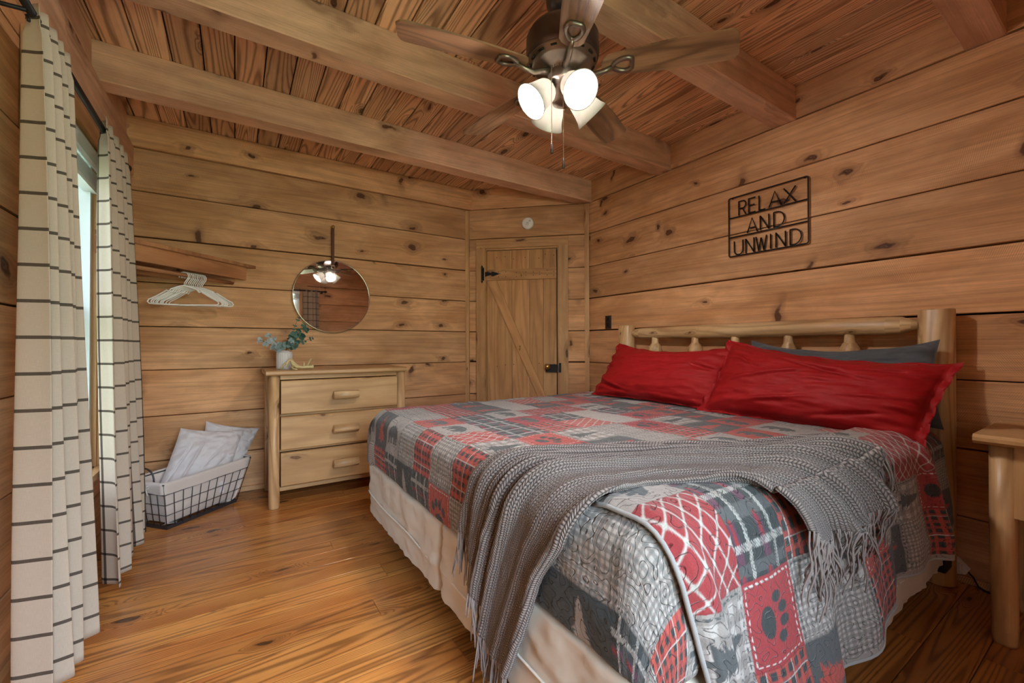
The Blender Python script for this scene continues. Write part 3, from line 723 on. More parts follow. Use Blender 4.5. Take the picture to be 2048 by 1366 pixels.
    # pull chains
    for (x, y, za, zb) in ((FX-.083, FY-.033, zs-.045, 1.845), (FX-.023, FY-.033, zs-.10, 1.80)):
        b = MB(); z = za; i = 0
        while z > zb:
            b.lathe([(0, .0018), (.0013, .0013), (.0018, 0), (.0013, -.0013), (0, -.0018)], (x, y, z), n=6); z -= .0042
        b.tube([(x, y, za), (x, y, zb)], .0006, 4); ch = b.build('pull_chain', M['silver'], t)
        b = MB(); b.lathe([(.002, zb), (.004, zb-.003), (.0045, zb-.02), (.0055, zb-.026), (.0055, zb-.042), (.0, zb-.043)], (x, y, 0), n=10); b.build('fob', M['bronze'], ch)
fan()

# ------------------------------------------------------------------ wall sign
def sign():
    t = thing('wall_sign', 'black metal RELAX AND UNWIND sign on the right log wall', 'sign', (XR-.02, 1.307, 1.80))
    X = XR-.018; W0, W1, Z0, Z1 = 1.077, 1.533, 1.616, 1.993      # y decreases to the right in the picture
    def P(x, z): return (X, 1.533-x, Z0+z)                          # x: 0..W, z: 0..H
    W = W1-W0; H = Z1-Z0; R = .012
    path = []
    for cx, cz, a0 in ((W-R, H-R, 0), (R, H-R, 90), (R, R, 180), (W-R, R, 270)):
        for k in range(5): a = math.radians(a0+k*22.5); path.append(P(cx+R*math.cos(a), cz+R*math.sin(a)))
    b = MB(); b.tube(path, .0042, 8, closed=True)
    z1, z2 = H*.657, H*.327
    b.tube([P(0, z1), P(W, z1)], .0038, 8); b.tube([P(0, z2), P(W, z2)], .0038, 8); b.build('frame', M['blackmat'], t)
    def letter(ch, x, z, w, h):
        A = lambda *pts: b.tube([P(x+p*w, z+q*h) for p, q in pts], .0040, 8)
        arc = lambda cx, cy, rx, ry, a0, a1, n=12: [(cx+rx*math.cos(math.radians(a0+(a1-a0)*i/n)), cy+ry*math.sin(math.radians(a0+(a1-a0)*i/n))) for i in range(n+1)]
        if ch == 'R': A((0, 0), (0, 1)); A(*([(0, 1), (.5, 1)]+arc(.55, .74, .45, .26, 80, -90)+[(0, .48)])); A((.5, .48), (1, 0))
        if ch == 'E': A((0, 0), (0, 1)); A((0, 1), (1, 1)); A((0, .52), (.85, .52)); A((0, 0), (1, 0))
        if ch == 'L': A((0, 1), (0, 0)); A((0, 0), (1, 0))
        if ch == 'A': A((0, 0), (.5, 1), (1, 0)); A((.18, .33), (.82, .33))
        if ch == 'X': A((0, 1), (1, 0)); A((1, 1), (0, 0))
        if ch == 'N': A((0, 0), (0, 1)); A((0, 1), (1, 0)); A((1, 0), (1, 1))
        if ch == 'D': A((0, 0), (0, 1)); A(*([(0, 1)]+arc(.3, .5, .7, .5, 90, -90)+[(0, 0)]))
        if ch == 'U': A(*([(0, 1), (0, .35)]+arc(.5, .32, .5, .32, 180, 360)+[(1, .35), (1, 1)]))
        if ch == 'W': A((0, 1), (.25, 0)); A((.25, 0), (.5, .88)); A((.5, .88), (.75, 0)); A((.75, 0), (1, 1))
        if ch == 'I': A((0, 0), (0, 1))
    rows = [('RELAX', z1, H*.245, [(.066, .043), (.128, .040), (.19, .036), (.248, .066), (.33, .062)]),
            ('AND', z2, H*.245, [(.118, .060), (.196, .050), (.274, .058)]),
            ('UNWIND', 0, H*.245, [(.035, .055), (.108, .050), (.170, .062), (.255, .01), (.285, .052), (.362, .058)])]
    for txt, z, hh, pos in rows:
        for ch, (x, w_) in zip(txt, pos):
            b = MB(); letter(ch, x, z+.007, w_, hh-.004); b.build('letter', M['blackmat'], t)
    for x, z in ((.02, H-.002), (W-.02, H-.002)):
        b = MB(); b.tube([(X, 1.533-x, Z0+z), (XR, 1.533-x, Z0+z)], .003, 6); b.build('stand_off', M['blackmat'], t)
sign()

# ------------------------------------------------------------------ outlet, detector, plug and cord
t = thing('wall_outlet', 'dark brown power outlet on the right wall left of the headboard', 'outlet', (XR, 2.614, 1.24))
b = MB(); b.box((XR-.006, 2.578, 1.188), (XR+.002, 2.650, 1.302), .003, 2); b.build('cover_plate', M['brownplate'], t)
for z in (1.222, 1.268):
    b = MB(); b.box((XR-.0085, 2.598, z-.016), (XR-.004, 2.630, z+.016), .002, 2); b.build('socket', M['black'], t)
t = thing('smoke_detector', 'round white detector above the closet door', 'detector', fD(.578, 0, 2.187))
KD = Matrix.Translation(fD(.578, .001, 2.187)) @ KM
b = MB(); b.lathe([(.056, 0), (.056, .014), (.052, .024), (.044, .028), (.0, .029)], M=KD, n=40); b.build('body', M['white_plastic'], t)
b = MB(); b.tube([fD(.565, -.029, 2.168), fD(.572, -.030, 2.192), fD(.583, -.030, 2.192), fD(.588, -.029, 2.168)], .0012, 6)
for k in range(3): b.tube([fD(.592+.005*k, -.029, 2.200), fD(.598+.005*k, -.0295, 2.210+.003*k)], .001, 5)
b.build('mark', plain('grey_print', srgb(90, 90, 92)), t)
t = thing('plug_adapter', 'white plug adapter low on the wall behind the headboard post', 'plug', (XR-.03, .49, .06))
b = MB(); b.prism([(.53, .035), (.475, .052), (.468, .066), (.505, .105), (.53, .11)], XR-.05, XR-.001, lambda d, y, z: (d, y, z)); b.build('housing', M['white_plastic'], t)
b = MB()
for k in range(5): b.box((XR-.053, .484+k*.009, .05+k*.004), (XR-.0495, .488+k*.009, .092+k*.003), 0, 2)
b.build('ribs', M['piping'], t)
b = MB(); b.tube([(XR-.03, .472, .06), (XR-.035, .455, .045), (XR-.04, .44, .015), (XR-.045, .42, .005), (XR-.05, .38, .004), (XR-.06, .30, .004), (XR-.06, .1, .004)], .0032, 8)
tag(b.build('power_cord', M['black']), 'thin black cord running along the floor behind the nightstand', 'cord')

# ------------------------------------------------------------------ bed: headboard, rails, box springs, mattress
def fb(lo, hi): return lo+(hi-lo)*random.random()
def bed():
    t = thing('bed_frame', 'peeled pine log headboard and black metal frame of the big bed', 'bed', (2.6, 1.45, 0))
    for yc, rx in ((.553, .055), (2.335, .062)):
        b = MB(); n = 28; rings = []
        prof = []
        for i in range(n):
            a = 2*PI*i/n; x = math.cos(a); y = math.sin(a)
            # D-shaped: flat face towards the camera side
            px = .055*max(-.92, x)*1.0; py = (rx+.006)*y
            prof.append((2.612+px, yc+py))
        b.prism(prof, 0, 1.205, lambda u, a, c: (a+.003*math.sin(3*u+yc), c+.004*math.sin(2.2*u+1+yc), u)); po = b.build('post', M['logpine'], t)
        for p in po.data.polygons: p.use_smooth = len(p.vertices) == 4
        md = po.modifiers.new('bevel', 'BEVEL'); md.width = .006; md.segments = 2; md.limit_method = 'ANGLE'; md.angle_limit = math.radians(60)
    b = MB(); b.lathe([(.020, .60), (.024, .630), (.040, .665), (.043, .72), (.045, 1.2), (.044, 1.7), (.038, 2.19), (.034, 2.235), (.02, 2.262), (.018, 2.30)], (2.612, 0, 1.138), axis='Y', n=24, wob=.02); b.build('top_rail', M['logpine'], t)
    b = MB(); b.lathe([(.018, .60), (.036, .66), (.04, 1.2), (.038, 2.2), (.018, 2.29)], (2.612, 0, .50), axis='Y', n=20, wob=.02); b.build('lower_rail', M['logpine'], t)
    for y in (2.06, 1.732, 1.457, 1.152, .868):
        r = fb(.038, .048); b = MB()
        b.lathe([(.017, .51), (.02, .53), (r*.95, .58), (r, .75), (r*1.02, 1.015), (r*.98, 1.03), (r*.66, 1.056), (.025, 1.062), (.024, 1.085), (.022, 1.11)], (2.612, y, 0), n=18, wob=.03); b.build('spindle', M['logpine'], t)
    # black steel frame below the box springs
    b = MB()
    for y in (.56, 1.45, 2.38): b.box((.72, y, .105), (2.56, y+.03, .138), .002, 0)
    for x in (.75, 1.6, 2.4): b.box((x, .56, .10), (x+.03, 2.41, .13), .002, 1)
    b.build('steel_frame', M['black'], t)
    b = MB(); b.box((2.46, .50, .10), (2.565, .555, .24), .003, 2); b.box((2.44, .53, .16), (2.57, .56, .22), .003, 0); b.build('headboard_bracket', M['black'], t)
    for x in (1.15, 2.165):
        for y in (.63, 1.45, 2.33):
            b = MB(); b.lathe([(.030, .0), (.036, .006), (.034, .014), (.016, .02), (.013, .03), (.013, .12)], (x, y, 0), n=18); b.build('foot', M['black'], t)
    # box springs (split) with white fitted cover
    for (y0, y1, lab, s) in ((.50, 1.452, 'near half of the split box spring in a wrinkled cream cover', 1), (1.462, 2.43, 'far half of the split box spring in a wrinkled cream cover', 2)):
        bt = thing('box_spring', lab, 'box spring', (1.6, (y0+y1)/2, .138), 'split box springs under the mattress')
        n, m = 220, 26; P = np.zeros((n, m, 3)); UV = np.zeros((n, m, 2)); x0, x1, r = .625, 2.48, .035
        # perimeter loop
        pts = []
        for cx, cy, a0 in ((x1-r, y1-r, 0), (x0+r, y1-r, 90), (x0+r, y0+r, 180), (x1-r, y0+r, 270)):
            for k in range(6): a = math.radians(a0+k*18); pts.append((cx+r*math.cos(a), cy+r*math.sin(a), math.cos(a), math.sin(a)))
        pts.append(pts[0]); pts = np.array(pts); sl = np.concatenate([[0], np.cumsum(np.hypot(np.diff(pts[:, 0]), np.diff(pts[:, 1])))])
        S = np.linspace(0, sl[-1], n, endpoint=False)
        PX, PY, NX, NY = [np.interp(S, sl, pts[:, i]) for i in range(4)]
        zs_ = np.concatenate([np.linspace(.138, .385, 20), [.393, .398, .400, .400, .400, .400]])
        ins = np.concatenate([np.zeros(20), [.003, .010, .025, .06, .2, .4]])
        for j in range(m):
            z = zs_[j]; k = ins[j]
            for i in range(n):
                wv = .010*mnoise.noise(Vector((S[i]*7, z*10, s*3)))+.009*mnoise.noise(Vector((S[i]*22, z*30+S[i]*9, s)))
                if j > 20: wv *= .3
                lo = .010*mnoise.noise(Vector((S[i]*5, 7, s))) if j == 0 else 0
                bulge = .007*math.exp(-((z-(.245+.012*mnoise.noise(Vector((S[i]*3, 3, s)))))/.006)**2) if j < 20 else 0
                P[i, j] = (PX[i]+NX[i]*(wv-k+bulge), PY[i]+NY[i]*(wv-min(k, .35)+bulge), z+lo)
                if j == 0: P[i, j, 2] = .138+lo*.6
            UV[:, j, 0] = S; UV[:, j, 1] = z
        grid_mesh('fabric_cover', P, UV, M['boxcover'], bt, closed_u=True)
        b = MB(); b.tube([(PX[i]+NX[i]*.006, PY[i]+NY[i]*.006, .243+.012*mnoise.noise(Vector((S[i]*3, 3, s)))) for i in range(0, n, 2)], .0035, 6, closed=True); b.build('piping', M['piping'], bt)
bed()
b = MB(); 
prof = []
for cx, cz, a0 in ((2.42-.06, .66-.05, 0), (.52+.06, .66-.05, 90), (.52+.06, .41+.05, 180), (2.42-.06, .41+.05, 270)):
    for k in range(5): a = math.radians(a0+k*22.5); prof.append((cx+.05*math.cos(a), cz+.05*math.sin(a)))
b.prism(prof, .665, 2.475, lambda u, y, z: (u, y, z)); tag(b.build('mattress', M['mattress']), 'thick mattress wholly wrapped by the patchwork quilt', 'mattress')

# --- cloth over the bed: unfolded coordinates (s from foot to head, t from near side to far side)
XF, YN, RC, ZT = .63, .50, .08, .695
SE, TE = XF+RC, YN+RC
QL = RC*PI/2
def bedmap(S, T, off, zfloor=.05):
    S = np.asarray(S, float); T = np.asarray(T, float); off = np.asarray(off, float)
    os_ = np.maximum(0, SE-S); ot = np.maximum(0, TE-T); rho = np.hypot(os_, ot)+1e-9
    ds, dt = os_/rho, ot/rho; rho = np.where(rho < 2e-9, 0, rho)
    a = np.clip(rho/RC, 0, PI/2)
    hor = RC*np.sin(a); drop = RC*(1-np.cos(a))+np.maximum(0, rho-QL)
    nh = np.sin(a); nz = np.cos(a)
    X = np.minimum(S, 1e9)*1.0; X = np.where(os_ > 0, SE-hor*ds, S); Y = np.where(ot > 0, TE-hor*dt, T)
    X = X-nh*ds*off; Y = Y-nh*dt*off; Z = ZT-drop+nz*off
    return np.stack([X, Y, Z], -1)
# --- patchwork colours
def lin(r, g, b): return np.array(srgb(r, g, b)[:3])
QC = dict(red=lin(172, 80, 72), red2=lin(152, 60, 64), lt=lin(160, 154, 150), lt2=lin(184, 179, 175), md=lin(132, 132, 130), dk=lin(84, 88, 90), dk2=lin(62, 68, 70), pur=lin(98, 66, 84), wh=lin(202, 202, 198))
SB = [.32+.185*k for k in range(13)]; TB = [.03+.187*k for k in range(-2, 14)]
def inpoly(x, y, poly):
    r = np.zeros(x.shape, bool); n = len(poly)
    for i in range(n):
        x0, y0 = poly[i]; x1, y1 = poly[(i+1) % n]
        c = ((y0 > y) != (y1 > y)) & (x < (x1-x0)*(y-y0)/((y1-y0) or 1e-9)+x0); r ^= c
    return r
TREE = [(.46, .04), (.54, .04), (.54, .14)]
for k in range(5):
    w_ = .27-.048*k; zz = .14+k*.15; TREE += [(.5+w_, zz-.02), (.5+w_*.55, zz+.07), (.5+w_*.72, zz+.085), (.5+w_*.35, zz+.15)]
TREE += [(.5, .96)]
TREE += [(1-x, y) for x, y in TREE[:-1][::-1]]
BEAR = [(.08, .42), (.13, .56), (.17, .60), (.20, .67), (.25, .64), (.33, .70), (.45, .74), (.60, .75), (.75, .72), (.86, .64), (.92, .50), (.90, .30), (.93, .20), (.80, .20), (.78, .33), (.72, .42), (.66, .22), (.56, .22), (.58, .40), (.44, .42), (.42, .22), (.31, .22), (.30, .40), (.26, .22), (.18, .22), (.20, .42), (.14, .38)]
def paw(x, y):
    e = lambda cx, cy, rx, ry: ((x-cx)/rx)**2+((y-cy)/ry)**2 < 1
    return e(.5, .34, .21, .15) | e(.25, .60, .075, .11) | e(.42, .72, .075, .12) | e(.60, .72, .075, .12) | e(.77, .60, .075, .11)
def ptype(i, j):
    """i: column along s (0 = lowest on the foot side), j: row along t (2 = near hem)"""
    fixed = {(0, 13): 'PR', (1, 13): 'DT', (0, 12): 'PD', (1, 12): 'LB', (0, 11): 'DL', (1, 11): 'GC', (0, 10): 'PD', (1, 10): 'PR', (0, 9): 'RP', (1, 9): 'GC', (0, 8): 'GC', (1, 8): 'PR', (1, 7): 'RL', (0, 6): 'DL', (1, 6): 'GC',
             (0, 5): 'DL', (1, 5): 'GC', (0, 4): 'PD', (1, 4): 'GC', (1, 3): 'PR',
             (2, 13): 'GC', (3, 13): 'PR', (4, 13): 'DT', (5, 13): 'LG', (2, 12): 'GC', (3, 12): 'PR', (4, 12): 'DT', (5, 12): 'LG', (2, 11): 'RB', (3, 11): 'PD', (4, 11): 'LB', (5, 11): 'PR',
             (2, 10): 'LB', (3, 10): 'PD', (4, 10): 'RB', (5, 10): 'PD', (2, 9): 'RL', (3, 9): 'PD', (4, 9): 'PR', (5, 9): 'RL', (6, 9): 'LG', (2, 8): 'LT', (3, 8): 'RP', (4, 8): 'LT', (5, 8): 'GC', (6, 8): 'RP', (7, 8): 'LT',
             (2, 7): 'GC', (3, 7): 'PR', (4, 7): 'DT', (5, 7): 'GC', (6, 7): 'PR', (7, 7): 'DT', (8, 7): 'RB', (2, 6): 'LB', (3, 6): 'LG', (4, 6): 'LB', (5, 6): 'PR', (6, 6): 'LB', (7, 6): 'RB', (8, 6): 'LB',
             (2, 5): 'LB', (3, 5): 'PD', (4, 5): 'RB', (5, 5): 'LB', (6, 5): 'RB', (7, 5): 'LG', (8, 5): 'LB'}
    if (i, j) in fixed: return fixed[(i, j)]
    if j == 4: return ['PR', 'PR', 'RL', 'PD', 'PR', 'RL', 'PD', 'PR', 'RL', 'RL', 'PD'][i % 11]
    if j == 3: return ['LT', 'GC', 'LT', 'RP', 'GC', 'LT', 'RP', 'GC', 'LT', 'RP', 'GC', 'LT'][i]
    if j <= 2: return ['GC', 'PR', 'LT', 'PR', 'DT', 'GC', 'PR', 'DT', 'GC', 'PR', 'DT', 'GC'][i]
    return ['LT', 'PD', 'RL', 'GC', 'DT', 'LB', 'PR', 'RP', 'LG', 'RB'][(i*3+j*7+(i*j) % 5) % 10]
def quilt_colour(S, T):
    out = np.zeros(S.shape+(3,)); out[:] = QC['lt']
    ii = np.clip(np.searchsorted(SB, S)-1, 0, len(SB)-2); jj = np.clip(np.searchsorted(TB, T)-1, 0, len(TB)-2)
    for i in range(len(SB)-1):
        for j in range(len(TB)-1):
            m = (ii == i) & (jj == j)
            if not m.any(): continue
            s = S[m]; t_ = T[m]; a = (s-SB[i])/(SB[i+1]-SB[i]); c = (t_-TB[j])/(TB[j+1]-TB[j]); k = ptype(i, j)
            col = np.zeros((len(s), 3))
            chk = (lambda p: (((s % p) < p/2).astype(int)+((t_ % p) < p/2).astype(int)))
            if k == 'GC':
                q = chk(.016)[:, None]; col[:] = np.where(q == 0, QC['md']*.9, np.where(q == 1, QC['lt']*.82, QC['lt2']))
            elif k in ('LG', 'LT', 'LB'):
                if k == 'LT': q = chk(.045)[:, None]; col[:] = np.where(q == 0, QC['lt']*.72, np.where(q == 1, QC['lt']*.92, QC['lt2']))
                elif k == 'LG': col[:] = np.where(((s % .012) < .004)[:, None], QC['lt']*.72, QC['lt2']*.95)
                else: col[:] = QC['lt']
            elif k in ('RB', 'RP'): col[:] = QC['red'] if (i+j) % 2 else QC['red2']*1.1
            elif k == 'RL':
                col[:] = QC['red'] if j > 4 else QC['red2']
                p = .042; u_ = (s+t_*.55) % p; v_ = (s*.75-t_) % p
                du_, dv_ = np.minimum(u_, p-u_), np.minimum(v_, p-v_)
                aa = np.clip((.0022-np.minimum(du_, dv_))/.003+.5, 0, 1); kn = np.clip((.0062-np.hypot(du_, dv_))/.003+.5, 0, 1)
                aa = np.maximum(aa, kn)[:, None]; col[:] = col*(1-aa)+QC['wh']*.85*aa
            elif k in ('DT', 'DL'): col[:] = QC['dk'] if k == 'DT' else QC['dk2']
            elif k == 'PR':
                p = .030; q1 = (s % p) < p*.45; q2 = (t_ % p) < p*.45
                col[:] = QC['dk2']; col[q1] = QC['red']; col[q2] = QC['red']*.75+QC['pur']*.2; col[q1 & q2] = QC['red']*1.12
                th = ((s % (p*3)) < .003) | ((t_ % (p*3)) < .003); col[th] = QC['wh']*.85
            elif k == 'PD':
                p = .092; u_ = (s % p)/p; v_ = (t_ % p)/p; col[:] = QC['dk2']
                b1 = (u_ > .55) & (u_ < .8); b2 = (v_ > .50) & (v_ < .78); tw = (((s+t_) % .007) < .0035)
                col[b1] = QC['pur']; col[b2] = QC['dk']*1.1
                e1 = (u_ < .14); e2 = (v_ < .14); col[(e1 | e2) & tw] = QC['wh']*.85; col[e1 & e2] = QC['lt']
                r_ = (np.abs(u_-.67) < .05) & (v_ > .14) & (v_ < .55); col[r_] = QC['red2']*.9
            # motifs, upright towards the head of the bed
            if k == 'DT': mm = inpoly((c-.5)/.92+.5, (a-.5)/.86+.5, TREE); col[mm] = QC['red']
            if k == 'DL': mm = inpoly((c-.5)/.92+.5, (a-.5)/.86+.5, TREE); col[mm] = QC['lt']
            if k == 'LT': mm = inpoly((c-.5)/.92+.5, (a-.5)/.86+.5, TREE); col[mm] = QC['dk']
            if k == 'LB': mm = inpoly((c-.5)/.82+.5, (a-.5)/.82+.5, BEAR); col[mm] = QC['dk']
            if k == 'RB': mm = inpoly((c-.5)/.82+.5, (a-.5)/.82+.5, BEAR); col[mm] = QC['dk']
            if k == 'RP': mm = paw((c-.5)/.85+.5, (a-.5)/.85+.5); col[mm] = QC['dk2']
            # dashed running stitch near patch border
            bd = np.minimum(np.minimum(a, 1-a), np.minimum(c, 1-c))*.186
            if k in ('RP', 'LT', 'GC'):
                st = (np.abs(bd-.010) < .0017) & ((((s+t_) % .018) < .011)); col[st] = QC['wh'] if k == 'RP' else QC['dk']
            col[bd < .0012] *= .75
            out[m] = col
    return np.clip(out, 0, 1)
def npnoise(U, V, f, seed, octs=3):
    """cheap smooth value noise on arrays"""
    r = np.random.default_rng(seed); tab = r.random((256, 256)); out = 0; amp = 1; tot = 0
    for o in range(octs):
        x = U*f*(2**o)+o*17.3+50; y = V*f*(2**o)+o*9.1+50; xi = np.floor(x).astype(int); yi = np.floor(y).astype(int)
        fx = x-xi; fy = y-yi; fx = fx*fx*(3-2*fx); fy = fy*fy*(3-2*fy)
        g = lambda a, c: tab[a % 256, c % 256]
        v = (g(xi, yi)*(1-fx)+g(xi+1, yi)*fx)*(1-fy)+(g(xi, yi+1)*(1-fx)+g(xi+1, yi+1)*fx)*fy
        out = out+amp*v; tot += amp; amp *= .5
    return out/tot-.5
qt = thing('patchwork_quilt', 'red and grey patchwork lodge quilt with bears, trees and paw prints', 'quilt', (1.6, 1.45, ZT))
def quilt_sheets():
    # main sheet: top, foot side, far side, near side to the box spring
    res = .0030
    S = np.arange(.352, 2.485, res); T = np.arange(.225, 2.385, res); SS, TT = np.meshgrid(S, T, indexing='ij')
    os_ = np.maximum(0, SE-SS); ot = np.maximum(0, TE-TT); rho = np.hypot(os_, ot); lim = .352
    sc = np.where(rho > lim, lim/np.maximum(rho, 1e-6), 1); S2 = np.where(os_ > 0, SE-os_*sc, SS); T2 = np.where(ot > 0, TE-ot*sc, TT)
    wr = .010*npnoise(SS, TT, 6, 1)+.006*npnoise(SS*1.0, TT*1.0, 18, 2)
    # raised pucker lines on the top
    wr += .010*np.exp(-((SS-1.05-.25*np.sin(TT*3))/.02)**2)*np.clip(npnoise(SS, TT, 4, 5)+.25, 0, 1)
    side = np.clip((rho-QL)/.1, 0, 1)
    off = .004+wr+side*(.012*np.sin(PI*np.clip((rho-QL)/.22, 0, 1)))+side*.006*npnoise(SS+TT, rho*.3, 12, 3)
    tuck = np.clip((rho-.315)/.037, 0, 1); off = off-tuck**2*.035-.014*np.clip((TE-TT)/.04, 0, 1)*np.clip((SS-.74)/.05, 0, 1)
    Pm = bedmap(S2, T2, off)
    # far edge rolls down
    far = np.maximum(0, TT-2.33); Pm[..., 2] -= far**2*9; 
    C1 = quilt_colour(SS, TT); UV = np.stack([SS, TT], -1)
    keep = ((rho[:-1, :-1] < lim+.02))
    grid_mesh('quilt_top', Pm, UV, M['quilt'], qt, C1, keep)
    Sf = np.arange(.36, 2.485, .008); Tf = np.linspace(0, .36, 40); SS, TT = np.meshgrid(Sf, Tf, indexing='ij')
    # far side drop
    Xs = bedmap(SS, np.full_like(SS, 2.0), np.full_like(SS, .008)); a = np.clip(TT/RC, 0, PI/2)
    Y = 2.385+.0+RC*.7*np.sin(a); dz = RC*(1-np.cos(a))+np.maximum(0, TT-QL)
    lowz = np.minimum(Xs[..., 2]-.027, ZT-.02)-dz
    P = np.stack([Xs[..., 0], Y, np.maximum(lowz, .40)], -1)
    grid_mesh('quilt_far_side', P, np.stack([SS, TT], -1), M['quilt'], qt, quilt_colour(SS, 2.385+TT))
    # near side drape, lying over the main sheet
    res = .0025; S = np.arange(.672, 2.32, res); T = np.arange(.005, .70, res); SS, TT = np.meshgrid(S, T, indexing='ij')
    dep = np.maximum(0, TE-TT); d2 = np.clip((dep-.06)/.45, 0, 1)
    hem = (.030*np.sin(SS*5.0+.6)+.19*(lambda q: q*q*(3-2*q))(np.clip((SS-1.12)/.95, 0, 1)))*d2
    fold = (.020*np.sin(SS*13+.8*np.sin(SS*5)+dep*2)+.012*np.sin(SS*27+1.1+dep*3))*d2**.8
    ridge = .014*np.exp(-((SS-.705-.10*dep)/.022)**2)*np.clip(dep/.12, 0, 1)
    ridge += .022*np.exp(-((SS-2.05+.06*dep)/.03)**2)*np.clip(dep/.12, 0, 1)
    off = .022+.035*d2+fold+ridge+.004*npnoise(SS, TT, 30, 8)+.006*npnoise(SS, TT, 7, 9)
    off = off*np.clip((.70-TT)/.03, .35, 1)
    edge = np.clip((SS-.672)/.02, 0, 1); off = off*(.55+.45*edge)
    Tq = TT-hem*0
    Sm = np.maximum(SS, SE+.0001)
    P = bedmap(Sm, Tq, off); P[..., 0] += (SS-Sm)
    # the free corner at the foot leans towards the head as it hangs
    P[..., 0] += (.30*np.maximum(0, dep-.10)+.04*dep)*np.clip((2.15-SS)/1.5, 0, 1)
    P[..., 2] += hem
    # foot corner drops over the rounded edge
    co = np.maximum(0, SE-SS); P[..., 2] -= co**2*3.2
    C2 = quilt_colour(SS+.022+.02*np.clip(dep/.3, 0, 1), TT)
    band = (TT < .020)[..., None] ; C2 = np.where(band, QC['lt']*.9, C2)
    o = grid_mesh('quilt_near_side', P, np.stack([SS+3, TT], -1), M['quilt'], qt, C2)
    sm = o.modifiers.new('thickness', 'SOLIDIFY'); sm.thickness = .006; sm.offset = 0
    # welt along the hem and the free front edge
    b = MB(); path = [P[0, k] for k in range(P.shape[1]-1, 0, -8)]+[P[k, 0] for k in range(0, P.shape[0], 8)]
    b.tube([tuple(p) for p in path], .0055, 8); b.build('binding', M['binding'], qt)
M['binding'] = cloth('grey_binding', srgb(150, 150, 150), ws=.3)
quilt_sheets()

